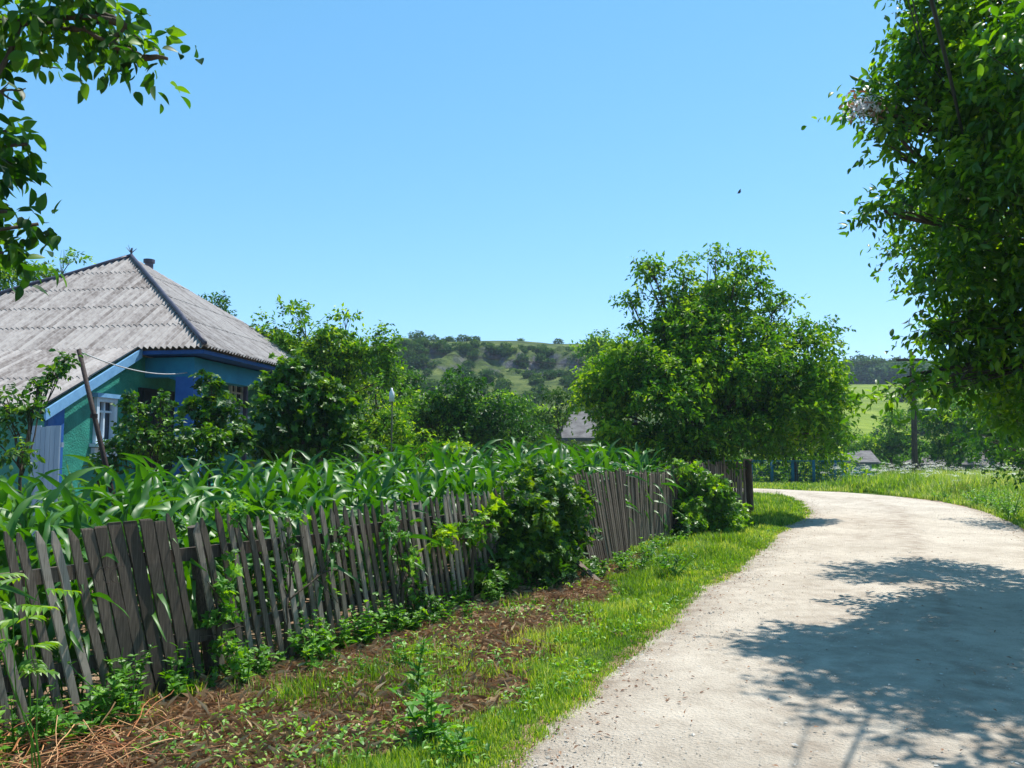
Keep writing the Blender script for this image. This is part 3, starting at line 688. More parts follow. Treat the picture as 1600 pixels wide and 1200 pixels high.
fence(6.85, 8.25, 'collapsed brown slat panel leaning out between the hop bush and the upright slats', 12, step=.062, wd=.044, h=1.26, mat='wood2', leanf=lf, rail=True, posts=False, pointed=False, d=.22, railz=(.25,), hvar=.02)
fence(8.25, 10.75, 'dense brown slat fence standing nearly upright beside the bright vine', 13, step=.060, wd=.046, hvar=.022, h=1.20, lean=-.12, mat='wood2', pointed=False, d=.05)
fence(10.9, 16.35, 'dark slat fence in the deep shade of the big roadside tree', 14, step=.075, wd=.066, h=1.27, lean=-.04, mat='wood2', pointed=False, d=.0)
cp = fpt(16.55, .02, 0); gp = thing('gate_post', cp, 'thick dark wooden post closing the far end of the fence by the road', 'post')
m = MB(); rng = np.random.default_rng(5); p, r = limb([0, 0, -.2], [-.02, 0, 1.3], .11, .095, rng, .01, 6); m.tube(p, r, 10); m.build('timber', M['bark'], gp, smooth=True)
m = MB(); m.tube([[0, 0, 1.3], [0, 0, 1.34]], [.11, .09], 10); m.build('cap', M['wood'], gp)
# loose board lying against the fence
lb0, lb1 = G(935, 908, .03), G(872, 850, .03); lb1 = P(884, 862, 10.1)
m = MB(); m.box((lb0 + lb1) / 2, (np.linalg.norm(lb1 - lb0), .075, .022), np.array([nrm(lb1 - lb0), nrm(np.cross(UZ, nrm(lb1 - lb0))), nrm(np.cross(nrm(lb1 - lb0), nrm(np.cross(UZ, nrm(lb1 - lb0)))))]))
o = m.build('loose_board', M['wood2'], off=lb0, loc=tuple(lb0)); tag(o, 'single loose board slipped down at the foot of the collapsed slat panel', 'board')

# ------------------------------------------------------------------ maize
def corn_leaf(m, z0, az, L, W, el, drop, rng, tone):
    n = 13; t = np.linspace(0, 1, n); a = el - drop * t ** 1.25; ds = L / (n - 1)
    r = np.concatenate([[0], np.cumsum(np.cos(a[:-1]) * ds)]); z = z0 + np.concatenate([[0], np.cumsum(np.sin(a[:-1]) * ds)])
    azs = az + .35 * t * rng.normal(0, 1); tw = rng.normal(0, .7) * t
    wv = W * np.clip(np.minimum(.55 + 2.2 * t, 1), 0, 1) * (1 - t ** 2.4) ** .8 + .002
    rad = np.stack([np.cos(azs), np.sin(azs), 0 * t], -1); side = np.stack([-np.sin(azs), np.cos(azs), 0 * t], -1)
    up = np.stack([-np.sin(a) * rad[:, 0], -np.sin(a) * rad[:, 1], np.cos(a)], -1)
    sd = side * np.cos(tw)[:, None] + up * np.sin(tw)[:, None]; un = up * np.cos(tw)[:, None] - side * np.sin(tw)[:, None]
    c = rad * r[:, None] + np.array([0, 0, 1.0]) * z[:, None]
    wave = .24 * np.sin(t * 21 + rng.uniform(0, 6)); wave2 = .24 * np.sin(t * 19 + rng.uniform(0, 6))
    Lf = c - sd * (wv / 2)[:, None] + un * ((.22 + wave) * wv)[:, None]; Rt = c + sd * (wv / 2)[:, None] + un * ((.22 + wave2) * wv)[:, None]
    V = np.concatenate([Lf, c, Rt]); q = []
    for i in range(n - 1): q += [[i, n + i, n + i + 1, i + 1], [n + i, 2 * n + i, 2 * n + i + 1, n + i + 1]]
    m.add(V, q, tone=tone)
def corn_proto(seed, h):
    rng = np.random.default_rng(seed); m = MB(); nl = rng.integers(13, 17); az = rng.uniform(0, 6)
    for i in range(nl):
        f = i / (nl - 1); z0 = h * (.10 + .62 * f); L = (.58 + .24 * sin(pi * min(f * 1.1, 1))) * rng.uniform(.85, 1.12); el = radians(56 + 30 * f ** 2 + rng.normal(0, 7)); drop = radians(rng.uniform(105, 190) - 60 * f ** 4)
        corn_leaf(m, z0, az + i * pi + rng.normal(0, .35), L, rng.uniform(.050, .074), el, drop, rng, np.clip(rng.normal(.45, .16) + .12 * f, 0, 1))
    V = np.concatenate(m.v); fol = mesh_np('foliage', V, [np.concatenate(m.q)], M['corn'], tone=np.concatenate(m.tn), smooth=True)
    m2 = MB(); m2.tube([[0, 0, -.05], [.01, 0, h * .4], [0, .01, h * .78]], [.016, .013, .006], 6, tone=.5); st = m2.build('stalk', M['weed'], smooth=True)
    return fol.data, st.data, fol, st
protos = [corn_proto(100 + i, h) for i, h in enumerate((1.28, 1.22, 1.34, 1.18, 1.30, 1.25, 1.38, 1.15))]
for p_ in protos:
    for o in p_[2:]: bpy.data.objects.remove(o)
rng = np.random.default_rng(9); spots = []
for row in range(8):
    d = -.43 - row * .52; s = -1.4 - row * .30 + rng.uniform(0, .2)
    s_end = [15.6, 15.2, 14.6, 13.8, 12.6, 11.0, 10, 9, 8][row]
    while s < s_end:
        spots.append((s + rng.normal(0, .04), d + rng.normal(0, .06), row)); s += rng.uniform(.22, .33) * (1.0 if row < 4 else 1.3)
vis = []
for s, d, row in spots:
    p = fpt(s, d); 
    if p[1] < 2.6: continue
    uu = 800 + F * p[0] / p[1]
    if -130 < uu < 1020: vis.append((p, row, s))
print('maize', len(vis))
if len(vis) > 298:
    keep = rng.permutation(len(vis))[:298]; vis = [vis[i] for i in sorted(keep)]
for p, row, s in vis:
    fd, sd_, *_ = protos[rng.integers(8)]; sc = rng.uniform(.92, 1.10) * np.interp(s, [0, 3, 6, 9, 15], [.98, 1.02, 1.12, 1.22, 1.12]) * (1.0 if row else .95)
    r_o = thing('maize_plant', (p[0], p[1], float(ground_z(p[0], p[1]))), 'green maize plant with arching leaves in the plot behind the fence', 'maize', 'maize plants behind the picket fence')
    r_o.rotation_euler = (rng.normal(0, .05), rng.normal(0, .05), rng.uniform(0, 6.28)); r_o.scale = (sc, sc, sc)
    for nm, d_ in (('foliage', fd), ('stalk', sd_)):
        c = bpy.data.objects.new(nm, d_); C.objects.link(c); c.parent = r_o

# ------------------------------------------------------------------ trees
# big tree beside the road
TB = fpt(15.0, -.9, 0); YC = 18.6
cb = [B(1125, 610, YC, 95, 70, 1.4), B(1010, 610, YC, 80, 60, 1.2), B(1230, 620, YC - .3, 80, 60, 1.2), B(1120, 520, YC, 85, 60, 1.3), B(1035, 520, YC, 60, 45, 1.), B(1200, 525, YC, 60, 45, 1.),
      B(1010, 680, YC - .8, 70, 42, 1.), B(1110, 690, YC - 1.2, 80, 42, 1.), B(1215, 690, YC - .8, 75, 40, 1.), B(1275, 600, YC, 45, 45, .7), B(950, 590, YC + .3, 42, 42, .7), B(955, 655, YC, 40, 40, .7),
      B(1150, 455, YC, 55, 40, .8), B(1060, 465, YC, 42, 36, .6), B(1015, 440, YC, 26, 28, .4, .8), B(1165, 420, YC, 34, 30, .5), B(1118, 405, YC, 18, 17, .3, .8), B(1010, 412, YC, 17, 15, .3, .7), B(1070, 425, YC, 20, 24, .4, .7), B(985, 470, YC, 22, 12, .4, .8),
      B(1225, 468, YC, 26, 9, .4, .6), B(1295, 535, YC, 30, 24, .5, .8), B(1240, 560, YC - .6, 50, 40, .9), B(1310, 630, YC - .4, 32, 30, .6), B(1290, 680, YC - .5, 42, 34, .7), B(1080, 590, YC - 1.4, 60, 50, .8), B(1180, 600, YC - 1.3, 60, 50, .8), B(1095, 545, YC - 1.0, 70, 45, .9), B(1190, 560, YC - .9, 60, 40, .8), B(1000, 560, YC - .7, 55, 45, .8), B(1060, 640, YC - 1.6, 70, 45, .8), B(1250, 650, YC - 1.0, 55, 45, .7), B(925, 625, YC + .3, 22, 36, .5)]
tree('walnut_tree', TB, cb, 'big rounded walnut tree overhanging the fence end at the road bend', 'tree', L=.125, dens=40, per=7, trunk_r=.17, wr=.5, clump=16, clump_r=1.1, droop=.3, spray=.34, seed=21, tonec=.5, tonev=.3, shell=.4, twigs=.015, kw_l=.6, fork=fpt(15.0, -.8, 1.5))
# overhanging walnut on the right of the road
TR = np.array([9.2, 8.9, 0])
rb = [B(1500, 60, 8.0, 105, 85, .8), B(1440, 150, 8.2, 75, 70, .7), B(1560, 160, 7.6, 100, 90, .9), B(1385, 175, 8.2, 40, 34, .5), B(1335, 165, 8.3, 20, 12, .3, .9), B(1400, 130, 8.2, 36, 34, .5), B(1460, 60, 8.2, 60, 60, .6), B(1470, 290, 8.2, 70, 62, .8), B(1560, 300, 8, 100, 90, 1.),
      B(1382, 330, 8.3, 26, 20, .4, .8), B(1480, 400, 8.4, 62, 55, .8), B(1570, 420, 8.4, 90, 80, 1.), B(1500, 500, 8.8, 75, 60, .8), B(1590, 520, 8.8, 90, 80, 1.), B(1530, 590, 9.2, 65, 44, .8), B(1620, 610, 9.2, 80, 60, 1.), B(1450, 520, 8.8, 24, 22, .4, .8),
      B(1585, 660, 9.6, 40, 28, .6), B(1400, 618, 8.8, 34, 16, .6, .9), B(1455, 600, 8.8, 34, 22, .6), B(1650, 100, 7, 100, 120, .8, .5), B(1680, 300, 7, 110, 120, .9, .5), B(1700, 500, 8, 110, 110, 1.1, .6), B(1600, -60, 7.0, 130, 90, .8, .45), B(1500, -70, 7.2, 70, 50, .7), B(1405, 215, 8.2, 30, 24, .5), B(1425, 85, 8.2, 34, 30, .5),
      (np.array([3.95, 5.5, 4.7]), (.55, .6, .35), .5), (np.array([4.7, 6.4, 4.9]), (.8, .8, .5), .6), (np.array([8.6, 5.2, 5.4]), (1.8, 1.8, 1.0), .6), (np.array([7.6, 3.2, 5.6]), (1.5, 1.6, .9), .6), (np.array([10.2, 6.0, 5.6]), (1.8, 2, 1.1), .5), (np.array([7.0, 9.5, 5.2]), (1.3, 1.3, 1.0)), (np.array([8.5, 8.0, 5.8]), (1.4, 1.4, 1.0)), (np.array([6.8, 11.5, 4.6]), (1.2, 1.2, .9)), (np.array([9.8, 10, 4.8]), (1.4, 1.4, 1.1)), (np.array([5.2, 5.0, 4.6]), (.9, .9, .5), .45), (np.array([6.2, 5.4, 4.6]), (1.0, 1.0, .6), .5), (np.array([7.5, 6.0, 4.4]), (1.1, 1.1, .8), .6), (np.array([4.6, 4.0, 4.9]), (.5, .6, .4))]  # off-frame crown, several blobs added to block sky light and darken the road shadow
tree('walnut_tree', TR, rb, 'tall dark walnut tree leaning over the road at the right edge', 'walnut', L=.105, dens=33, per=6, trunk_r=.22, wr=.42, clump=14, clump_r=.55, droop=.4, spray=.33, tpl=LW, seed=22, tonec=.5, tonev=.3, shell=.35, twigs=.04, kw_l=.7, fork=np.array([8.6, 8.7, 2.6]))
# walnut reaching in from the left
TL = np.array([-4.9, 3.0, 0])
lb_ = [B(30, 36, 3.4, 60, 36, .25), B(110, 45, 3.4, 52, 30, .2), B(170, 68, 3.4, 42, 22, .14), B(225, 90, 3.4, 34, 16, .1), B(262, 92, 3.4, 15, 24, .07, 1.2), B(200, 40, 3.4, 22, 30, .12, .6), B(150, 20, 3.4, 60, 26, .2), B(-60, 60, 3.4, 50, 60, .3), B(10, 205, 3.3, 34, 20, .12), B(42, 225, 3.3, 20, 20, .1), B(10, 330, 3.2, 34, 32, .12), B(60, 350, 3.2, 20, 24, .1), B(5, 395, 3.2, 26, 26, .12),
       B(-60, 240, 3.2, 60, 60, .3), B(-70, 370, 3.2, 60, 70, .3), B(60, -20, 3.3, 90, 40, .3), (np.array([-4.6, 3.2, 4.6]), (.9, .9, .6), .5), (np.array([-3.8, 2.4, 4.3]), (.7, .7, .5), .5)]
wl = tree('walnut_tree', TL, lb_, 'walnut tree reaching three leafy boughs into the frame from the left', 'walnutleft', L=.076, dens=105, per=4, trunk_r=.16, wr=.5, droop=.5, spray=.13, tpl=LW, chain={0: 5, 1: 0, 2: 1, 3: 2, 4: 3, 5: 2, 6: 5, 13: 0}, seed=23, tonec=.5, tonev=.35, shell=.2, twigs=.08, kw_l=.25, fork=np.array([-4.4, 3.1, 2.3]))
m = MB(); rng = np.random.default_rng(6); s0 = P(-120, 130, 3.2)
for e in ((40, 138), (30, 163)):
    a_ = P(0, 143, 3.2); m.tube(limb(a_, P(e[0], e[1], 3.2), .006, .003, rng, .12, 6)[0], [.006, .005, .005, .004, .003, .002], 5)
m.tube([s0, P(-40, 140, 3.2), P(0, 143, 3.2)], [.014, .009, .006], 6); m.tube([P(0, 143, 3.2), P(14, 130, 3.2)], [.004, .002], 4)
m.build('bare_twig', M['bark'], wl, off=TL, smooth=True)

trees = [  # name, base px/Y, blobs, label, mat, L, dens
 ('tree', (95, 24), [B(70, 425, 24, 45, 25), B(110, 405, 24, 32, 18, k=.5), B(30, 440, 24, 40, 25), B(-20, 430, 24, 50, 35)], 'light leafy tree rising behind the left hip of the grey roof', 'tree', .13, 8),
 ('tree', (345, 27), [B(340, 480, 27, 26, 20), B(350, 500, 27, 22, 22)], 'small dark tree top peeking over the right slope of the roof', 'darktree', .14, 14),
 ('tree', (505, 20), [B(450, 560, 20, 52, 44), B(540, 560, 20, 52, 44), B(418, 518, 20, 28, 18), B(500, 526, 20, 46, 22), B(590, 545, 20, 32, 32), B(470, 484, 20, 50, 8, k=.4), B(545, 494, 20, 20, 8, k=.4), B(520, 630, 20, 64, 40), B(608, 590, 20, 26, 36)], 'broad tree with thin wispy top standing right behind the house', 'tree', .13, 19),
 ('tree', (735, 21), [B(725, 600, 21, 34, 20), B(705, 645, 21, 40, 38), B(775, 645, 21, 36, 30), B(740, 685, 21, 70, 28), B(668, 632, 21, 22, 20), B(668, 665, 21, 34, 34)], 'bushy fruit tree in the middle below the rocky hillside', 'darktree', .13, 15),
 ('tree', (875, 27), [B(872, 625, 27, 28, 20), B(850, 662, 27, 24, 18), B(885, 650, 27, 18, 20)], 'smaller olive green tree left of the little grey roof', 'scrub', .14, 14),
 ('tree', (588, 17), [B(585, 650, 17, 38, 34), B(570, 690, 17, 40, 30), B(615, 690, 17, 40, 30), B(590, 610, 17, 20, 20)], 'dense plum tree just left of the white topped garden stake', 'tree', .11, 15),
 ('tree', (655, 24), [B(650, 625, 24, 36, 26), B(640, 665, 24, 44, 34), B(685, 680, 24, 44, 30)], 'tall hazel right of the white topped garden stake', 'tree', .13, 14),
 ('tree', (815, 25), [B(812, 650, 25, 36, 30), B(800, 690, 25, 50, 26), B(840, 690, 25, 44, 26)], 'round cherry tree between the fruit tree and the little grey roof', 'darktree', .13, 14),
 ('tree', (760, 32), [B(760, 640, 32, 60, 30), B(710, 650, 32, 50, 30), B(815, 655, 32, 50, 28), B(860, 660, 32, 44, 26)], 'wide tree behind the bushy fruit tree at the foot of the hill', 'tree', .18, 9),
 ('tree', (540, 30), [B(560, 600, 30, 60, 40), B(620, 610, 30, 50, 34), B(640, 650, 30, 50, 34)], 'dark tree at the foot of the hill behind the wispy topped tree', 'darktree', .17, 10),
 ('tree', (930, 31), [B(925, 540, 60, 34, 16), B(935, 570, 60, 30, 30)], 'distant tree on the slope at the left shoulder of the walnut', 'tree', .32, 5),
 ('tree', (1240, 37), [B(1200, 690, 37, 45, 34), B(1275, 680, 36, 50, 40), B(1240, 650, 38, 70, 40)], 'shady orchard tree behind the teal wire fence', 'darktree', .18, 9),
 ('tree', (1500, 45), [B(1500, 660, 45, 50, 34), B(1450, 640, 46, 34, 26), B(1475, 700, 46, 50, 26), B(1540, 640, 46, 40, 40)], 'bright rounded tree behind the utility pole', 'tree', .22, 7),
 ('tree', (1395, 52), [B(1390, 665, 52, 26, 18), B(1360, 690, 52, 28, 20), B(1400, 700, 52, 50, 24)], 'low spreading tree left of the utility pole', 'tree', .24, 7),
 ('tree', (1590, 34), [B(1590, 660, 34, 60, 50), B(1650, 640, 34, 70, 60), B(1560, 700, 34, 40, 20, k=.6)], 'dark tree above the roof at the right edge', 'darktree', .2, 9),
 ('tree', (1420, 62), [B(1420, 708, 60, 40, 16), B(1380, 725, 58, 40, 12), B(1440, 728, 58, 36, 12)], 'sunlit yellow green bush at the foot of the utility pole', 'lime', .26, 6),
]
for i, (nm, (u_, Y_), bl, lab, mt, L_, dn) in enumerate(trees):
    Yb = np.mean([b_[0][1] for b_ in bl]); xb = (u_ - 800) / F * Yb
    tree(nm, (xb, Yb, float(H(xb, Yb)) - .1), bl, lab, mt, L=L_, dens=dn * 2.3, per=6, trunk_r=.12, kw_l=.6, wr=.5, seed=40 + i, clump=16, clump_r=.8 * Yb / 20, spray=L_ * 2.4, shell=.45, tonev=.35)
# bushes between the maize and the house
bushes = [
 ('leafy_bush', [B(225, 655, 10.2, 30, 18), B(250, 630, 10.3, 16, 12), B(232, 675, 10.2, 34, 18), B(290, 678, 10.2, 30, 18), B(190, 700, 10.2, 40, 30), B(260, 705, 10.2, 44, 26), B(330, 700, 10.4, 44, 28), B(215, 668, 10.2, 24, 14, k=.9), B(372, 680, 10.8, 26, 24), B(203, 620, 10.2, 5, 26, k=1.5), B(150, 730, 10, 22, 16)], 'sprawling leafy bush hiding the foot of the green house wall', 'bush', .08, 48, L8, .62),
 ('grape_vine', [B(328, 600, 10.8, 14, 14), B(350, 640, 10.8, 26, 20), B(325, 655, 10.8, 24, 16), B(296, 634, 10.8, 14, 6, k=.8), B(370, 685, 10.8, 26, 24)], 'bright vine climbing in front of the blue porch column', 'vine', .10, 34, LOBE, .9),
 ('grape_vine', [B(470, 630, 12.2, 64, 46), B(470, 575, 12.2, 40, 18), B(445, 590, 12, 30, 22), B(425, 612, 12, 16, 20, k=.8), B(525, 640, 12.4, 36, 34), B(450, 690, 12.2, 64, 36), B(550, 690, 12.4, 36, 30)], 'large dark vine mound with yellow green shoots right of the porch', 'vine', .11, 20, LOBE, .9),
 ('leafy_bush', [B(622, 672, 15, 32, 34), B(595, 655, 15, 22, 26), B(650, 700, 15, 36, 22), B(700, 700, 15.5, 40, 18)], 'green shrub between the vine mound and the fruit tree', 'tree', .09, 22, L4, .5),
 ('leafy_bush', [B(18, 665, 8.2, 30, 30), B(10, 622, 8.2, 28, 16), B(48, 640, 8.2, 12, 12, k=.7), B(62, 606, 8.4, 9, 7, k=1.2), B(82, 582, 8.6, 9, 6, k=1.3), B(102, 562, 8.8, 11, 5, k=1.3), B(-40, 650, 8.2, 40, 44), B(30, 715, 8, 34, 24)], 'shady reddish tinged bush in front of the lean-to roof', 'vine', .075, 34, L8, .55),
 ('leafy_bush', [B(850, 700, 20, 40, 22), B(900, 705, 20, 40, 18), B(955, 700, 20, 36, 24)], 'low garden bush between the maize and the little grey roof', 'scrub', .10, 18, L4, .5),
 ('hop_bush', [(fpt(5.7, .10, 1.0), (.42, .5, .34)), (fpt(5.15, .08, .85), (.36, .45, .40)), (fpt(5.95, .12, .85), (.30, .4, .34)), (fpt(5.8, .16, .50), (.38, .5, .38)), (fpt(5.3, .12, .42), (.40, .45, .36)), (fpt(5.6, -.05, 1.28), (.28, .3, .14), .7), (fpt(6.3, .35, .16), (.3, .3, .12)), (fpt(4.8, .06, .62), (.22, .3, .5), .6)], 'dense dark hop bush smothering the middle of the picket fence', 'vine', .085, 48, LOBE, .9),
 ('climbing_vine', [(fpt(11.4, .25, .9), (.4, .4, .35)), (fpt(11.8, .4, .55), (.45, .45, .4)), (fpt(12.4, .55, .35), (.5, .5, .3)), (fpt(11.0, .2, .35), (.4, .4, .3)), (fpt(11.0, .1, 1.22), (.3, .3, .1), .8), (fpt(11.7, .6, .2), (.4, .4, .2))], 'bright sunlit vine tumbling over the fence before the shaded slats', 'lime', .09, 36, LOBE, .9),
 ('climbing_vine', [(fpt(2.1, .06, .62), (.13, .2, .42), .6), (fpt(1.6, .06, .85), (.12, .15, .25), .5), (fpt(1.15, -.1, 1.1), (.16, .2, .16), .8)], 'thin vine threaded through the pickets beside the broad dark boards', 'weed', .05, 70, LOBE, .9),
 ('climbing_vine', [(fpt(3.0, .05, .55), (.14, .15, .35), .6), (fpt(2.75, .05, .85), (.12, .12, .2), .6), (fpt(3.2, .05, .25), (.18, .2, .2), .8)], 'low vine winding up the pickets midway along the fence', 'weed', .055, 70, LOBE, .9),
 ('climbing_vine', [(fpt(.95, .08, .30), (.16, .2, .28), .7), (fpt(.9, .06, .62), (.10, .12, .22), .5)], 'scrambling vine at the foot of the broad dark boards', 'weed', .055, 70, LOBE, .9),
 ('climbing_vine', [(fpt(4.75, .1, .35), (.25, .25, .3), .8), (fpt(4.35, .1, .25), (.25, .25, .2), .8)], 'leafy creeper filling the gap between fence foot and hop bush', 'vine', .07, 60, LOBE, .9),
 ('climbing_vine', [(fpt(4.1, .08, .80), (.2, .25, .10), .8), (fpt(3.55, .08, .72), (.22, .25, .10), .7), (fpt(4.6, .1, .9), (.2, .2, .12), .8)], 'sprays of broad leaves poking out of the pickets left of the hop bush', 'tree', .08, 40, LOBE, .9),
]
for i, (nm, bl, lab, mt, L_, dn, tp, wr_) in enumerate(bushes):
    c = np.mean([b_[0] for b_ in bl], axis=0)
    tree(nm, (c[0], c[1], float(ground_z(c[0], c[1]))), bl, lab, mt, L=L_, dens=dn * 2.0, per=5, trunk_r=.022, wr=wr_, seed=70 + i, spray=L_ * 2.0, shell=.35, clump=17, clump_r=.42, tpl=tp, cat='bush' if 'bush' in nm else 'vine', tonev=.35, tonec=.5, lowcut=.02, droop=.35)
# tendril of vine reaching the iron post
#@@PART3
# ------------------------------------------------------------------ far houses, poles, wires
def far_house(u0, u1, vE, vA, uA, Y_, label, wallmat, depth=5.0, gz=None, seed=1):
    e0, e1, ap = P(u0, vE, Y_), P(u1, vE, Y_), P(uA, vA, Y_ + depth / 2); gx_, gy_ = (e0[0] + e1[0]) / 2, Y_ + depth / 2
    g = float(H(gx_, gy_)) - .3; b = np.array([gx_, gy_, g]); root = thing('house', b, label, 'house')
    c = [e0, e1, e1 + [0, depth, 0], e0 + [0, depth, 0]]; rid = [ap - [min(.8, (e1[0] - e0[0]) * .15), 0, 0], ap + [min(.8, (e1[0] - e0[0]) * .15), 0, 0]]
    m = MB(); m.add(c + rid, [[0, 1, 5, 4], [2, 3, 4, 5]], [[1, 2, 5], [3, 0, 4]])
    dz = np.array([0, 0, -.12]); m.add(c + [x + dz for x in c], [[0, 4, 5, 1], [1, 5, 6, 2], [2, 6, 7, 3], [3, 7, 4, 0], [4, 7, 6, 5]])
    m.build('roof', M['roofold'], root, off=b)
    m = MB(); W_ = e1[0] - e0[0] - .7; hh = e0[2] - .12 - g; m.box([gx_, gy_, g + hh / 2], (W_, depth - .7, hh - .004)); m.build('wall', M[wallmat], root, off=b)
    yf = Y_ + .35
    for k in range(3):
        xx = gx_ + (k - 1) * W_ * .3; m = MB(); z_ = e0[2] - 1.15
        m.box([xx, yf - .03, z_], (.7, .06, 1.0)); wn = m.build('window', M['frame'], root, off=b)
        m = MB(); m.box([xx - .15, yf - .07, z_], (.24, .02, .82)); m.box([xx + .15, yf - .07, z_], (.24, .02, .82)); m.build('pane', M['glass'], wn, off=b)
    return root
M['palewall'] = noisemat('pale_wall', [(.3, (.30, .36, .42)), (.7, (.45, .5, .55))], 3, rough=.8, bump=.1)
far_house(1316, 1376, 722, 704, 1352, 45, 'small bright blue house with grey roof beyond the road bend', 'lblue', 5)
far_house(1474, 1570, 726, 702, 1512, 48, 'low teal walled house with dark hipped roof right of the utility pole', 'teal', 6)
far_house(872, 948, 684, 643, 905, 30, 'little outbuilding with grey corrugated roof between the trees', 'palewall', 4.5)
# utility pole with lamp
def pole(name, b, h, label, lamp=None, arms=True):
    root = thing(name, b, label, 'pole'); rng = np.random.default_rng(3)
    m = MB(); p, r = limb([0, 0, -.3], [.04, 0, h], .13, .09, rng, .004, 8); m.tube(p, r, 10); m.build('shaft', M['bark'], root, smooth=True)
    if arms:
        m = MB(); m.box([.04, 0, h - .35], (1.3, .09, .10)); m.build('crossarm', M['bark'], root)
        for x_ in (-.5, 0, .5):
            m = MB(); m.tube([[x_ + .04, 0, h - .30], [x_ + .04, 0, h - .22], [x_ + .04, 0, h - .16]], [.025, .045, .03], 8); m.build('insulator', M['white'], root)
    if lamp is not None:
        m = MB(); m.tube([[0, 0, lamp], [.25, -.1, lamp + .16], [.48, -.2, lamp + .15]], .022, 6); a_ = m.build('lamp_arm', M['wire'], root, smooth=True)
        m = MB(); m.tube([[.40, -.17, lamp + .16], [.55, -.23, lamp + .15], [.78, -.32, lamp + .10], [.85, -.35, lamp + .08]], [.04, .085, .10, .04], 10); m.build('lamp_head', M['white'], a_, smooth=True)
    return root
PB = P(1430, 735, 34); pole('utility_pole', (PB[0], PB[1], 0), 5.7, 'dark wooden utility pole with a small street lamp in the meadow', lamp=P(1430, 646, 34)[2])
P2 = np.array([6.6, 43.0]); z2 = float(H(*P2)); pole('utility_pole', (P2[0], P2[1], z2 - .2), 7.0, 'utility pole hidden behind the big walnut tree')
P3 = np.array([-18.0, 52.0]); z3 = float(H(*P3)); pole('utility_pole', (P3[0], P3[1], z3 - .2), 12.0, 'utility pole behind the grey roofed house')
for k, x_ in enumerate((-.5, 0, .5)):
    cable('power_line', [(P3[0] + x_, P3[1], z3 + 11.7), (P2[0] + x_, P2[1], z2 + 6.7), (PB[0] + x_, 34, 5.45)], .009, 'cable', 'thin power line crossing in front of the rocky hillside', 'cable', 'power lines across the hillside', sag=.35)
cable('power_line', [(PB[0] + .5, 34, 5.45), (34, 30, 7.6)], .016, 'cable', 'power line running right from the lamp pole', sag=.3)
# service cables close overhead, down to the house off the right edge
e_ = np.array([8.0, 13.5, 3.6])
cable('service_cable', [(0.6, -14, 7.0), P(1432, -90, 3.6), P(1505, 215, 7.8), (10.3, 13.3, 3.5)], .014, 'cable', 'thick black cable dropping into the right hand walnut', sag=-.05)
cable('service_cable', [(0.3, -14, 7.2), P(1405, -60, 3.6), P(1440, 80, 7.2), (10.2, 13.3, 3.5)], .0045, 'cable', 'thinnest black wire beside the thick cable at the top right', sag=.02)
cable('service_cable', [(0.45, -14, 7.1), P(1412, -60, 3.7), P(1446, 80, 7.4), (10.4, 13.3, 3.5)], .0045, 'cable', 'thin black wire between its neighbour wire and the thick cable', sag=.02)
hp = thing('service_post', (10.3, 13.4, 0), 'weathered post inside the right hand trees holding the overhead cables', 'post')
m = MB(); m.tube([[0, 0, -.2], [0, 0, 3.8]], [.09, .07], 10); m.build('shaft', M['bark'], hp, smooth=True); m = MB(); m.box([0, 0, 3.45], (.5, .07, .08)); m.build('crossarm', M['bark'], hp)
# white-flag-like plastic bottle on a stick in the garden
sb = P(612, 620, 13.5); st_ = thing('garden_stake', (sb[0], sb[1], 0), 'tall garden stake topped by an upturned white plastic bottle', 'stake')
m = MB(); m.tube([[0, 0, -.1], [.01, 0, sb[2]]], [.015, .012], 6); m.build('stick', M['wood'], st_)
m = MB(); m.tube([[0, 0, sb[2] - .08], [0, 0, sb[2] + .07], [0, 0, sb[2] + .11], [0, 0, sb[2] + .15]], [.045, .045, .02, .014], 10); m.build('bottle', M['white'], st_, smooth=True)
# teal wire fence beyond the bend
t0, t1 = P(1170, 765, 36.0), P(1318, 765, 34.6); tb = np.array([t0[0], t0[1], 0]); tf = thing('wire_fence', tb, 'teal fence with round posts and wire mesh beyond the road bend', 'fence')
for k in range(5):
    c = t0 + (t1 - t0) * (k + .15) / 4.5; m = MB(); zz = float(H(c[0], c[1])); m.tube([[c[0], c[1], zz - .2], [c[0], c[1], zz + 1.12]], .07, 8); m.build('post', M['teal'], tf, off=tb, smooth=True)
m = MB(); bar(m, [t0[0] - 2, t0[1] + .09, 1.06], [t1[0] + .4, t1[1] + .09, 1.06], .05, .04)
m.build('rail', M['teal'], tf, off=tb)
m = MB(); nw = 46
for k in range(nw + 1):
    a_ = t0 + (t1 - t0) * k / nw; m.tube([[a_[0], a_[1] + .05, .05], [a_[0], a_[1] + .05, 1.0]], .006, 3, cap=False)
for z_ in np.linspace(.1, .95, 7): m.tube([[t0[0], t0[1] + .05, z_], [t1[0], t1[1] + .05, z_]], .006, 3, cap=False)
m.build('wire_mesh', M['teal'], tf, off=tb)
# butterfly
bc = P(1157, 300, 9.0); bt = thing('butterfly', bc, 'small dark butterfly fluttering alone in the open sky', 'butterfly')
m = MB(); m.tube([[-.012, 0, -.018], [0, 0, 0], [.008, 0, .014]], [.002, .004, .002], 6); m.build('body', M['cable'], bt)
for s_ in (-1, 1):
    m = MB(); m.add([[0, 0, 0], [.002, s_ * .012, .034], [-.012, s_ * .022, .026], [-.028, s_ * .022, -.004], [-.036, s_ * .012, -.016], [-.01, s_ * .003, -.014]], [], [[0, 1, 2], [0, 2, 3], [0, 3, 4], [0, 4, 5]]); m.build('wing', M['metal'], bt)

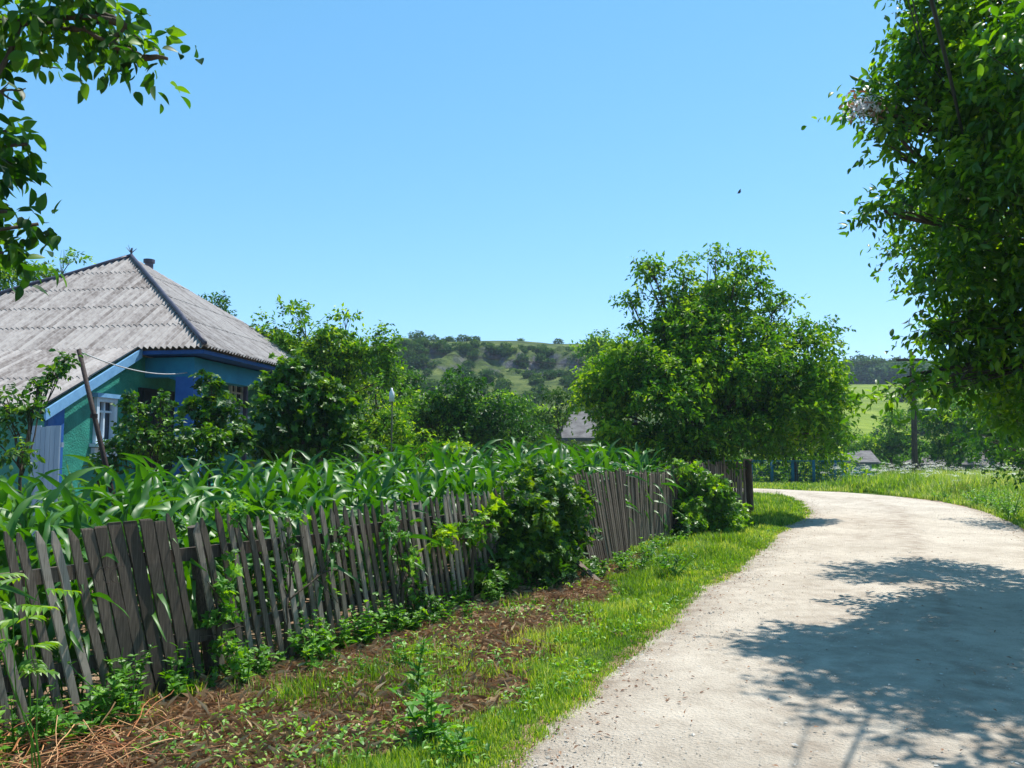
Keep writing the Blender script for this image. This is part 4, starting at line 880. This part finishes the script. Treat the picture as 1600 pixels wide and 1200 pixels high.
# ------------------------------------------------------------------ scrub on the hill and woods on the skyline
rng = np.random.default_rng(15)
def shrub_mesh(seed, L=.42, n=260):
    rg = np.random.default_rng(seed); (V, q, t, tn), _ = crown_geo([((0, 0, .75), (1, 1, .8)), ((.7, .2, .5), (.6, .6, .5)), ((-.5, -.3, .55), (.6, .6, .55))], rg, 5.5, 5, L, .5, .1, .5, L4, .45, .35, .4)
    o = mesh_np('foliage', V, [x for x in (q, t) if len(x)], M['scrub'], tone=tn); m = MB()
    for k in range(4): m.tube([[0, 0, -.3], rg.normal(0, .25, 3) + [0, 0, .7]], [.06, .02], 5)
    s = m.build('stem', M['bark']); d = (o.data, s.data); bpy.data.objects.remove(o); bpy.data.objects.remove(s); return d
sh = [shrub_mesh(200 + i) for i in range(5)]
def put_shrub(x, y, sc, dz=0):
    r_o = thing('hill_shrub', (x, y, float(H(x, y)) + dz), 'shrub dotted on the far hillside', 'shrub', 'shrubs dotted over the far hillside')
    r_o.rotation_euler = (0, 0, rng.uniform(0, 6.28)); r_o.scale = (sc * rng.uniform(.8, 1.3), sc, sc * rng.uniform(.7, 1.1)); d = sh[rng.integers(5)]
    for nm, dd in (('foliage', d[0]), ('stem', d[1])):
        c = bpy.data.objects.new(nm, dd); C.objects.link(c); c.parent = r_o
for k in range(210):
    u_ = rng.uniform(600, 985); y_ = rng.uniform(70, 108) if k % 3 else rng.uniform(117, 122); x_ = (u_ - 800) / F * y_
    put_shrub(x_, y_, rng.uniform(.28, .85) * (1.0 if k % 3 else .9))
for k in range(36):
    u_ = rng.uniform(610, 975); y_ = rng.uniform(112, 119); put_shrub((u_ - 800) / F * y_, y_, rng.uniform(.45, .95))
for k in range(12):
    u_ = rng.uniform(640, 960); y_ = rng.uniform(138, 150); put_shrub((u_ - 800) / F * y_, y_, rng.uniform(.5, 1.2))
for k in range(26):
    u_ = rng.uniform(1310, 1560); y_ = rng.uniform(62, 140); put_shrub((u_ - 800) / F * y_, y_, rng.uniform(.9, 2.2))
# far-off woods: read as one mass
def wood(name, pts, label, L, seed, mat='scrub', dens=1.2):
    rg = np.random.default_rng(seed); bl = []
    for (x, y, r) in pts: bl.append((np.array([x, y, float(H(x, y)) + r * .6]), (r, r, r * rg.uniform(.8, 1.1))))
    (V, q, t, tn), _ = crown_geo(bl, rg, dens, 5, L, .55, .1, L * 2, L4, .4, .4, .6)
    o = mesh_np(name, V, [x for x in (q, t) if len(x)], M[mat], tone=tn); o['kind'] = 'stuff'; return o
pts = [((u_ - 800) / F * y_, y_, rng.uniform(1.6, 3.2)) for u_, y_ in zip(rng.uniform(1290, 1700, 230), rng.uniform(198, 262, 230))]
wood('far_wood', pts, '', 1.3, 5)
pts = [((u_ - 800) / F * y_, y_, rng.uniform(1.2, 2.4)) for u_, y_ in zip(rng.uniform(1390, 1640, 30), rng.uniform(50, 60, 36))]
wood('valley_thicket', pts, '', .5, 6, 'tree', 2.6)
pts = [((u_ - 800) / F * y_, y_, rng.uniform(.8, 1.5)) for u_, y_ in zip(rng.uniform(380, 1000, 110), rng.uniform(34, 44, 110))]
wood('garden_thicket', pts, '', .34, 7, 'scrub', 3.2)
pts = [((u_ - 800) / F * y_, y_, rng.uniform(.8, 1.4)) for u_, y_ in zip(rng.uniform(985, 1300, 50), rng.uniform(38, 46, 50))]
wood('orchard_undergrowth', pts, '', .22, 8, 'tree', 5)

# ------------------------------------------------------------------ grass, weeds, litter
def blades(name, x, y, h, wd, mat, seed, tone=.5, tv=.25, bend=.45, z=None):
    rg = np.random.default_rng(seed); n = len(x); z = ground_z(x, y) if z is None else z; az = rg.uniform(0, 2 * pi, n); d = np.stack([np.cos(az), np.sin(az), 0 * az], -1); s = np.stack([-np.sin(az), np.cos(az), 0 * az], -1)
    lean_ = rg.uniform(.05, bend, n)[:, None]; b = np.stack([x, y, z - .01], -1); hh = np.broadcast_to(h, (n,))[:, None]; w_ = np.broadcast_to(wd, (n,))[:, None]; U_ = np.array([0, 0, 1.0])
    mid = b + U_ * hh * .55 + d * hh * lean_ * .35; tip = b + U_ * hh * (1 - lean_ * .25) + d * hh * lean_ * 1.2
    V = np.stack([b - s * w_ / 2, b + s * w_ / 2, mid + s * w_ * .42, mid - s * w_ * .42, tip], 1).reshape(-1, 3); off = (np.arange(n) * 5)[:, None]
    tn = np.clip(tone + rg.normal(0, tv, n), 0, 1)
    o = mesh_np(name, V, [np.array([[0, 1, 2, 3]]) + off, np.array([[3, 2, 4]]) + off], M[mat], tone=np.repeat(tn, 5)); o['kind'] = 'stuff'; return o
rng = np.random.default_rng(31)
def scatter(n, y0, y1, pw=2.0):
    """denser close to the camera"""
    t = rng.random(n); y = y0 * (y1 / y0) ** (t ** 1.0); return y
X_, Y_, H_, W_ = [], [], [], []
y = scatter(640000, 2.2, 32); x = xl(y) - rng.uniform(-.25, 3.2, len(y)) * np.where(y > 16, 3.2, np.where(y > 9, 1.3, 1))
ok = ((fence_sd(x, y) > -.05) | (y > 20.5)) & (rng.random(len(y)) < grass_amount(x, y) ** 1.6 * (.35 + .65 * sstep(.35, .55, fbm(x * 3.2, y * 3.2, 204)))) & (in_road(x, y) < .16 * rng.random(len(y)) ** 2 * 2) & (np.abs(x / y) < .75)
x, y = x[ok], y[ok]
patch = fbm(x * 1.3, y * 1.3, 77); hgt = (.035 + .13 * patch ** 1.5 + .06 * (fbm(x * 5, y * 5, 203) - .4)) * rng.uniform(.5, 1.5, len(x)) * np.interp(y, [3, 8, 20, 30], [.9, 1.1, 1.4, 1.6]); edge = sstep(.05, .5, -in_road(x, y)); hgt *= .45 + .55 * edge
print('grass', len(x))
blades('grass', x, y, hgt, np.interp(y, [3, 8, 20, 30], [.005, .008, .018, .026]), 'grass', 1, .50 + .9 * (fbm(x * .9, y * .9, 201) - .5) + .5 * (fbm(x * 5, y * 5, 202) - .5), .22)
# short sparse grass and moss on the dry strip + in the garden
y = scatter(150000, 2.2, 22); x = xl(y) - rng.uniform(.3, 7, len(y)); gg = grass_amount(x, y); ok = (rng.random(len(y)) < .10 + .5 * sstep(.5, .7, fbm(x * 2.4, y * 2.4, 99))) & (gg < .8) & (np.abs(x / y) < .75)
x, y = x[ok], y[ok]; blades('sparse_grass', x, y, rng.uniform(.015, .06, len(x)), np.interp(y, [3, 12], [.005, .012]), 'weed', 2, .5, .3, .9)
# dry straw lying on the strip
def litter(name, x, y, L, W, mat, seed, flat=.22, tpl=L4, tone=.5, lift=.012, kind='stuff'):
    rg = np.random.default_rng(seed); n = len(x); d = rg.normal(0, 1, (n, 3)); d[:, 2] *= flat; p = np.stack([x, y, ground_z(x, y) + lift], -1)
    k = in_road(x, y) > .0
    p[k, 2] = .03 + .03 * np.sqrt(np.clip(in_road(x[k], y[k]), 0, 3))
    V, q, t, tn = leaves(p, d, L, W, np.clip(tone + rg.normal(0, .3, n), 0, 1), rg, tpl, up=1.5, jitter=.35)
    o = mesh_np(name, V, [a for a in (q, t) if len(a)], M[mat], tone=tn); o['kind'] = kind; return o
y = scatter(120000, 2.2, 15); x = xl(y) - rng.uniform(.2, 4, len(y)); ok = (fence_sd(x, y) > -.3) & (grass_amount(x, y) < .6) & (fbm(x * 1.5, y * 1.5, 42) > .25); x, y = x[ok], y[ok]
litter('dry_straw', x, y, rng.uniform(.03, .15, len(x)), rng.uniform(.002, .006, len(x)), 'straw', 3, .3)
y = scatter(16000, 2.2, 14); x = xl(y) - rng.uniform(.0, 4, len(y)); ok = (fence_sd(x, y) > -.5) & (grass_amount(x, y) < .7); x, y = x[ok], y[ok]
litter('dead_leaves', x, y, rng.uniform(.015, .05, len(x)), rng.uniform(.01, .03, len(x)), 'deadleaf', 4, .35)
# small low ground-cover leaves
y = scatter(13000, 2.2, 20); x = xl(y) - rng.uniform(.1, 4.2, len(y)); cl_ = fbm(x * 2.0, y * 2.0, 55); ok = (fence_sd(x, y) > -.2) & (cl_ > .60); x, y = x[ok], y[ok]
litter('ground_cover', x, y, rng.uniform(.02, .055, len(x)), rng.uniform(.015, .035, len(x)), 'weed', 5, .5, L8, .55, .03)
# clover and broad leaves inside the verge
y = scatter(10000, 2.4, 26); x = xl(y) - rng.uniform(.05, 2.0, len(y)); ok = (fence_sd(x, y) > 0) & (fbm(x * 1.8, y * 1.8, 12) > .5); x, y = x[ok], y[ok]
litter('verge_clover', x, y, rng.uniform(.02, .06, len(x)), rng.uniform(.012, .03, len(x)), 'weed', 6, .6, L8, .75, .05)
# leaf litter along the road edge and stones
y = scatter(2400, 2.4, 30); e = np.abs(rng.normal(0, .38, len(y))); lft = rng.random(len(y)) < .62; x = np.where(lft, xl(y) + e - .1, xr(y) - e); k = rng.random(len(y)) < .15; x[k] = (xl(y) + rng.random(len(y)) * (xr(y) - xl(y)))[k]
litter('leaf_litter', x, y, rng.uniform(.012, .045, len(x)), rng.uniform(.006, .02, len(x)), 'deadleaf', 7, .25, tone=.35)
def stones(name, x, y, r, seed):
    rg = np.random.default_rng(seed); n = len(x); th = (1 + 5 ** .5) / 2
    oc = nrm(np.array([(1, 0, 0), (-1, 0, 0), (0, 1, 0), (0, -1, 0), (0, 0, 1), (0, 0, -1)], float)); fc = np.array([[4, 0, 2], [4, 2, 1], [4, 1, 3], [4, 3, 0], [5, 2, 0], [5, 1, 2], [5, 3, 1], [5, 0, 3]])
    az = rg.uniform(0, 6.28, n); c_, s_ = np.cos(az), np.sin(az); V = oc[None] * (1 + rg.uniform(-.35, .35, (n, 6, 3))) * np.stack([r * 1.3, r, r * .6], -1)[:, None, :]
    V = np.stack([V[..., 0] * c_[:, None] - V[..., 1] * s_[:, None], V[..., 0] * s_[:, None] + V[..., 1] * c_[:, None], V[..., 2]], -1)
    ins = in_road(x, y); z = np.where(ins > 0, .018 + .03 * np.sqrt(np.clip(ins, 0, 3)), ground_z(x, y)); V += np.stack([x, y, z], -1)[:, None, :]
    o = mesh_np(name, V.reshape(-1, 3), [(fc[None] + (np.arange(n) * 6)[:, None, None]).reshape(-1, 3)], M['stone'], tone=np.repeat(np.clip(rg.normal(.5, .3, n), 0, 1), 6)); return o
y = scatter(34000, 2.2, 26); x = xl(y) + np.where(rng.random(len(y)) < .45, np.abs(rng.normal(0, .35, len(y))), rng.random(len(y)) * (xr(y) - xl(y))); o = stones('gravel', x, y, rng.uniform(.0012, .0042, len(x)) * rng.uniform(.5, 1.6, len(x)) * (1 + 1.6 * (rng.random(len(x)) < .04)), 8); o['kind'] = 'stuff'
for k, (u_, v_, r) in enumerate(((1032, 1055, .022), (1092, 1042, .014), (978, 1110, .012), (1185, 905, .02), (1500, 950, .02), (1460, 1190, .018), (1250, 1010, .012))):
    g_ = G(u_, v_, .04); o = stones('stone', np.array([g_[0]]), np.array([g_[1]]), np.array([r]), 60 + k); tag(o, 'small loose stone lying on the pale road', 'stone', 'loose stones on the road')
g_ = G(914, 1091, .03); m = MB(); rr_ = .02; th_ = np.linspace(-pi / 2, pi / 2, 7); m.tube(np.stack([0 * th_, 0 * th_, rr_ * np.sin(th_)], -1), rr_ * np.cos(th_) + .0005, 10); o = m.build('fallen_walnut', M['lime'], loc=(g_[0], g_[1], g_[2] + .005), smooth=True); tag(o, 'round green fallen walnut at the edge of the road', 'walnut')
# weeds: stem + leaves
def weed(x, y, h, nL, L, wr_, label, seed, mat='weed', group=None, stems=1, tpl=L8, spread=.12, name='weed', flowers=0, tone=.55, z=None):
    rg = np.random.default_rng(seed); z = float(ground_z(x, y)) if z is None else z; root = thing(name, (x, y, z), label, 'weed', group); m = MB(); Pn, Dn, Ln = [], [], []; tips = []
    for k in range(stems):
        e = np.array([rg.normal(0, spread), rg.normal(0, spread), h * rg.uniform(.7, 1.1)]); p, r = limb([rg.normal(0, .015), rg.normal(0, .015), -.03], e, .006 + .004 * h, .002, rg, .05, 7); m.tube(p, r, 5, cap=False, tone=.5); tips.append(e)
        n_ = max(2, nL // stems); tt = np.sort(rg.uniform(.06, 1, n_)); az = rg.uniform(0, 6) + np.arange(n_) * 2.4
        for t_, a_ in zip(tt, az):
            i = t_ * 6; j = min(int(i), 5); q_ = p[j] + (p[j + 1] - p[j]) * (i - j); Pn.append(q_); Dn.append([cos(a_), sin(a_), rg.uniform(.0, .8)]); Ln.append(L * (1.15 - .6 * t_) * rg.uniform(.7, 1.2))
    m.build('stem', M['weed'], root); Ln = np.array(Ln)
    V, q, t, tn = leaves(np.array(Pn), np.array(Dn, float), Ln, Ln * wr_, np.clip(tone + rg.normal(0, .2, len(Ln)), 0, 1), rg, tpl, up=1.2, jitter=.3); mesh_np('foliage', V, [a for a in (q, t) if len(a)], M[mat], root, tone=tn)
    if flowers:
        pf = np.concatenate([tp + rg.normal(0, .07, (flowers, 3)) * [1, 1, .25] for tp in tips]); V, q, t, tn = leaves(pf, rg.normal(0, 1, (len(pf), 3)) * [1, 1, .2], .036, .034, .6 + 0 * pf[:, 0], rg, L4, up=2, jitter=.2); mesh_np('flower', V, [a for a in (q, t) if len(a)], M['umbel'], root, tone=tn)
    return root
def wg(u_, v_): g_ = G(u_, v_); return float(g_[0]), float(g_[1])
x, y = wg(655, 1080); weed(x, y, .44, 30, .12, .42, 'tall upright weed with pale jagged leaves in the centre of the dry strip', 301, tpl=LOBE)
x, y = wg(672, 1165); weed(x, y, .30, 60, .14, .45, 'broad clump of pale sow thistle at the bottom centre of the verge', 302, stems=5, spread=.14, tpl=LOBE)
x, y = wg(720, 1190); weed(x, y, .18, 40, .11, .4, 'low spreading thistle just right of the sow thistle clump', 303, stems=4, spread=.14, tpl=LOBE)
x, y = wg(632, 1040); weed(x, y, .30, 26, .10, .45, 'leafy weed behind the tall jagged weed on the dry strip', 304, stems=2, tpl=LOBE)
x, y = wg(1048, 902); weed(x, y, .40, 110, .13, .38, 'dark leafy weed clump standing alone in the sunlit verge', 305, stems=9, spread=.2, tone=.35)
x, y = wg(1000, 895); weed(x, y, .32, 30, .12, .36, 'greyish upright weed left of the dark clump on the verge', 306, stems=3, tone=.4)
x, y = wg(1022, 845); weed(x, y, .30, 40, .10, .4, 'weed leaning on the foot of the dense slat fence', 307, stems=4)
# lime compound-leaf sapling at the left edge
rg = np.random.default_rng(77); bx, by = -2.20, 3.85; root = thing('sapling', (bx, by, 0), 'lime green sapling with feathery compound leaves at the left edge', 'sapling'); m = MB(); Pn, Dn = [], []
for tip_ in (P(40, 902, 3.7), P(20, 945, 3.6), P(-20, 900, 3.7), P(62, 920, 3.8)):
    tip_ = tip_ - [bx, by, 0]; p, r = limb([0, 0, -.02], tip_, .004, .002, rg, .05, 8); m.tube(p, r, 5, cap=False)
    for k in range(3):
        c_ = p[-1 - k]; rd = nrm(np.array([rg.normal(), rg.normal(), -.1]))
        for f_ in np.linspace(.2, 1, 6):
            for s_ in (-1, 1): q_ = c_ + rd * .15 * f_; sd_ = np.cross(rd, [0, 0, 1.0]) * s_; Pn.append(q_); Dn.append(rd * .5 + sd_ + [0, 0, -.25])
m.build('stem', M['weed'], root); Ln = rg.uniform(.05, .085, len(Pn)); V, q, t, tn = leaves(np.array(Pn), np.array(Dn), Ln, Ln * .34, rg.uniform(.4, .9, len(Pn)), rg, L8, up=1.4, jitter=.25); mesh_np('foliage', V, [a for a in (q, t) if len(a)], M['lime'], root, tone=tn)
# weeds at the foot of the picket fence
k = 0; rg = np.random.default_rng(500)
for s in np.concatenate([np.arange(-1.4, 5.2, .145), np.arange(6.0, 13, .33)]):
    d_ = abs(rg.normal(.10, .13)) + (.06 if s < 5 else .3); p = fpt(s + rg.normal(0, .05), d_); big = np.interp(s, [-1.4, -.3, 1.0, 2.6, 2.9, 4.2, 5, 8], [1, 1.25, 1.0, 1.1, .55, 1.1, .9, .8]) * rg.uniform(.6, 1.25)
    weed(p[0], p[1], .29 * big, int(78 * big), .078 * rg.uniform(.8, 1.3), .62, 'low leafy weed at the foot of the old picket fence', 510 + k, 'weed', 'weeds along the fence foot', stems=5, spread=.11, tpl=(LOBE, L8)[k % 2], tone=rg.uniform(.35, .65)); k += 1
for k in range(34):   # small ones dotted over the strip and the turf
    y_ = 3.4 * (13 / 3.4) ** rg.random(); x_ = float(xl(y_)) - rg.uniform(.15, 2.2)
    if fence_sd(x_, y_) < .3: continue
    weed(x_, y_, .09 * rg.uniform(.6, 1.6), 18, .05, .45, 'tiny weed dotted over the verge and dry strip', 700 + k, 'weed', 'tiny weeds on the verge', stems=3, spread=.05)
for k in range(26):   # climbers and weeds behind the pickets
    s = rg.uniform(-1.4, 5.5); p = fpt(s, -rg.uniform(.15, .45)); weed(p[0], p[1], rg.uniform(.35, .8), 26, .06, .6, 'slender leafy weed standing among the first row of maize', 800 + k, 'weed', 'weeds among the maize', stems=2, spread=.08, tpl=LOBE)
# heap of dry orange stalks, bottom left; a second behind
def heap(cx, cy, n, Lm, rad, label, seed, zc=.05):
    rg = np.random.default_rng(seed); root = thing('brushwood_pile', (cx, cy, float(ground_z(cx, cy))), label, 'brushwood'); m = MB()
    for k in range(n):
        c = np.array([rg.normal(0, rad), rg.normal(0, rad), abs(rg.normal(0, zc)) + .01]); d = nrm(np.array([rg.normal(), rg.normal(), rg.normal(0, .22)])); L_ = Lm * rg.uniform(.4, 1.2)
        p, r = limb(c - d * L_ / 2, c + d * L_ / 2, .0035 * rg.uniform(.6, 1.5), .0015, rg, .06, 7, .05); p[:, 2] = np.maximum(p[:, 2], .004); m.tube(p, r, 5, cap=False, tone=rg.random())
    m.build('twig', M['twig'], root); return root
x, y = wg(120, 1190); heap(x, y, 90, .55, .24, 'pile of dry orange stalks at the bottom left corner', 3, .06)
x, y = wg(545, 1000); heap(x, y, 60, .28, .11, 'small tangle of rust coloured twigs at the fence foot', 4, .05)
x, y = wg(20, 1185); heap(x - .1, y, 40, .5, .2, 'looser straw coloured stalks left of the orange pile', 5, .04)
m = MB(); a_, b_ = fpt(5.35, .42, .0), fpt(5.0, .22, .55); m.tube(limb(a_, b_, .012, .007, np.random.default_rng(2), .03, 6)[0], .010, 6); o = m.build('dry_stick', M['twig'], off=a_, loc=tuple(a_)); tag(o, 'bent dry stick leaning against the hop bush', 'stick')
# wire curl on the broad dark boards
m = MB(); rgw = np.random.default_rng(8); c_ = fpt(.12, .03, .88)
for k in range(3): th_ = np.linspace(0, 4 + k, 14); m.tube(np.stack([c_[0] + .07 * (k * .5 - .3) + .035 * np.cos(th_) * FD[0], c_[1] + .05 * np.cos(th_) * FD[1] + .02 * (k - 1), c_[2] + .03 * np.sin(th_) - .012 * th_], -1), .0014, 4, cap=False)
o = m.build('tie_wire', M['rust'], off=c_, loc=tuple(c_)); tag(o, 'curl of tie wire twisted around the broad dark boards', 'wire')

# meadow beyond the road on the right
y = rng.uniform(12.5, 52, 210000) ; x = xr(y) + rng.random(len(y)) ** 1.2 * 22
y2 = rng.uniform(29, 50, 60000); x2 = rng.uniform(5, 16, 60000); x = np.concatenate([x, x2]); y = np.concatenate([y, y2])
ok = (in_road(x, y) < -.05) & (np.abs(x / y) < .72); x, y = x[ok], y[ok]
bare = (((x - 15.0) / 1.6) ** 2 + ((y - 25.0) / 1.0) ** 2 < 1); x, y = x[~bare], y[~bare]
dist = -in_road(x, y); ph = fbm(x * .35, y * .35, 66); hg = (.14 + .50 * sstep(.2, 2.2, dist)) * (.5 + ph) * rng.uniform(.5, 1.3, len(x)) * np.where((x / y < .46) & (y > 31), .35, 1)
zz = np.where(y < 39.5, ground_z(x, y), H(x, y) - .06)
print('meadow', len(x)); gr_ = ph > .52
blades('meadow_grass', x[gr_], y[gr_], hg[gr_], np.interp(y[gr_], [12, 45], [.012, .04]), 'meadow', 9, .55 + .8 * (fbm(x[gr_] * .5, y[gr_] * .5, 205) - .5), .28, .5, z=zz[gr_])
blades('lush_grass', x[~gr_], y[~gr_], hg[~gr_], np.interp(y[~gr_], [12, 45], [.014, .042]), 'grass', 10, .5 + .8 * (fbm(x[~gr_] * .6, y[~gr_] * .6, 206) - .5), .25, .6, z=zz[~gr_])
k = 0; rg = np.random.default_rng(900)
while k < 75:
    y_ = rg.uniform(22, 40); x_ = rg.uniform(11.5, 25); r_ = -float(in_road(np.array([x_]), np.array([y_]))[0])
    if r_ < 1.6 or not (.40 < x_ / y_ < .66): continue
    zf = float(ground_z(x_, y_)) if y_ < 39.5 else None
    weed(x_, y_, rg.uniform(.65, 1.0), 16, .14, .4, 'wild white umbel flower in the tall meadow grass', 900 + k, 'meadow', 'white flowers in the meadow', stems=4, spread=.3, tpl=L4, name='meadow_flower', flowers=26, z=zf); k += 1
for k in range(14):
    y_ = rg.uniform(22, 30); x_ = y_ * rg.uniform(.5, .6)
    if float(in_road(np.array([x_]), np.array([y_]))[0]) > -1.0: continue
    weed(x_, y_, rg.uniform(.4, .65), 30, .06, .3, 'brown dried seed stalk standing in the meadow', 1000 + k, 'deadleaf', 'brown seed stalks in the meadow', stems=4, spread=.12, tpl=L4, name='seed_stalk', z=float(ground_z(x_, y_)))
for k in range(46):   # roadside weeds, right edge
    y_ = rg.uniform(13, 25); x_ = float(xr(y_)) + abs(rg.normal(.2, 1.0)) + .1; weed(x_, y_, rg.uniform(.25, .7), 70, .12, .42, 'tall leafy weed on the right hand road bank', 1100 + k, 'weed', 'weeds on the right bank', stems=6, spread=.2, tpl=L8, tone=.6, z=float(ground_z(x_, y_)))
# dark scrub under the right hand tree
rb2 = [(np.array([11.2, 12.6, .9]), (1.2, 1.0, .9)), (np.array([12.6, 14.4, 1.2]), (1.3, 1.0, 1.2)), (np.array([10.2, 10.4, .7]), (1.0, 1.0, .7))]
tree('roadside_bush', (11.3, 12.5, 0), rb2, 'dark bush on the bank beneath the right hand walnut', 'darktree', L=.10, dens=26, per=5, trunk_r=.04, wr=.45, seed=95, spray=.3, cat='bush')
rb3 = [B(1600, 640, 17, 60, 40), B(1545, 690, 18, 44, 26), B(1600, 720, 17, 50, 30), B(1660, 600, 17, 80, 80), B(1650, 700, 17, 60, 40)]
tree('elder_tree', ((1660 - 800) / F * 17.5, 17.5, 0), rb3, 'shaded elder tree behind the right hand walnut at the frame edge', 'darktree', L=.12, dens=20, per=5, trunk_r=.08, wr=.45, seed=96, spray=.36)

# silk nests of caterpillars in the walnut boughs
def nest(c, r, label, seed, n=260):
    rg = np.random.default_rng(seed); root = thing('silk_nest', c, label, 'silk nest'); pp = rg.normal(0, .45, (n, 3)) * np.array([r, r * .7, r * .7])
    V, q, t, tn = leaves(pp, rg.normal(0, 1, (n, 3)), rg.uniform(.02, .06, n), rg.uniform(.012, .03, n), rg.uniform(.6, 1, n), rg, L8, up=.5, jitter=.8); mesh_np('web', V, [a for a in (q, t) if len(a)], M['silk'], root, tone=tn)
    m = 60; pp = rg.normal(0, .6, (m, 3)) * np.array([r, r * .7, r * .7]); V, q, t, tn = leaves(pp, rg.normal(0, 1, (m, 3)) - [0, 0, .6], rg.uniform(.05, .10, m), rg.uniform(.02, .04, m), rg.uniform(0, .7, m), rg, L8); mesh_np('dead_leaf', V, [a for a in (q, t) if len(a)], M['deadleaf'], root, tone=tn)
M['silk'] = leafmat('silk_web', (.38, .36, .36), (.52, .50, .52), (.68, .68, .72), .4, .6)
nest(P(1352, 168, 8.0), .20, 'pale caterpillar web with withered leaves at the left tip of the right hand walnut', 61)
0 and nest(P(152, 34, 3.35), .035, 'small brownish caterpillar web in the top left walnut bough', 62, 90)

# ------------------------------------------------------------------ air
def haze():
    m, t, b, o = newmat('haze_air'); t.nodes.remove(b); v = N(t, 'ShaderNodeVolumePrincipled'); v.inputs['Density'].default_value = .0005; v.inputs['Color'].default_value = (.62, .78, 1, 1); v.inputs['Anisotropy'].default_value = .2; t.links.new(v.outputs[0], o.inputs['Volume']); return m
if 1:
    m = MB(); m.box([0, 350, 25], (1500, 1160, 70)); o = m.build('haze', haze()); o['kind'] = 'stuff'
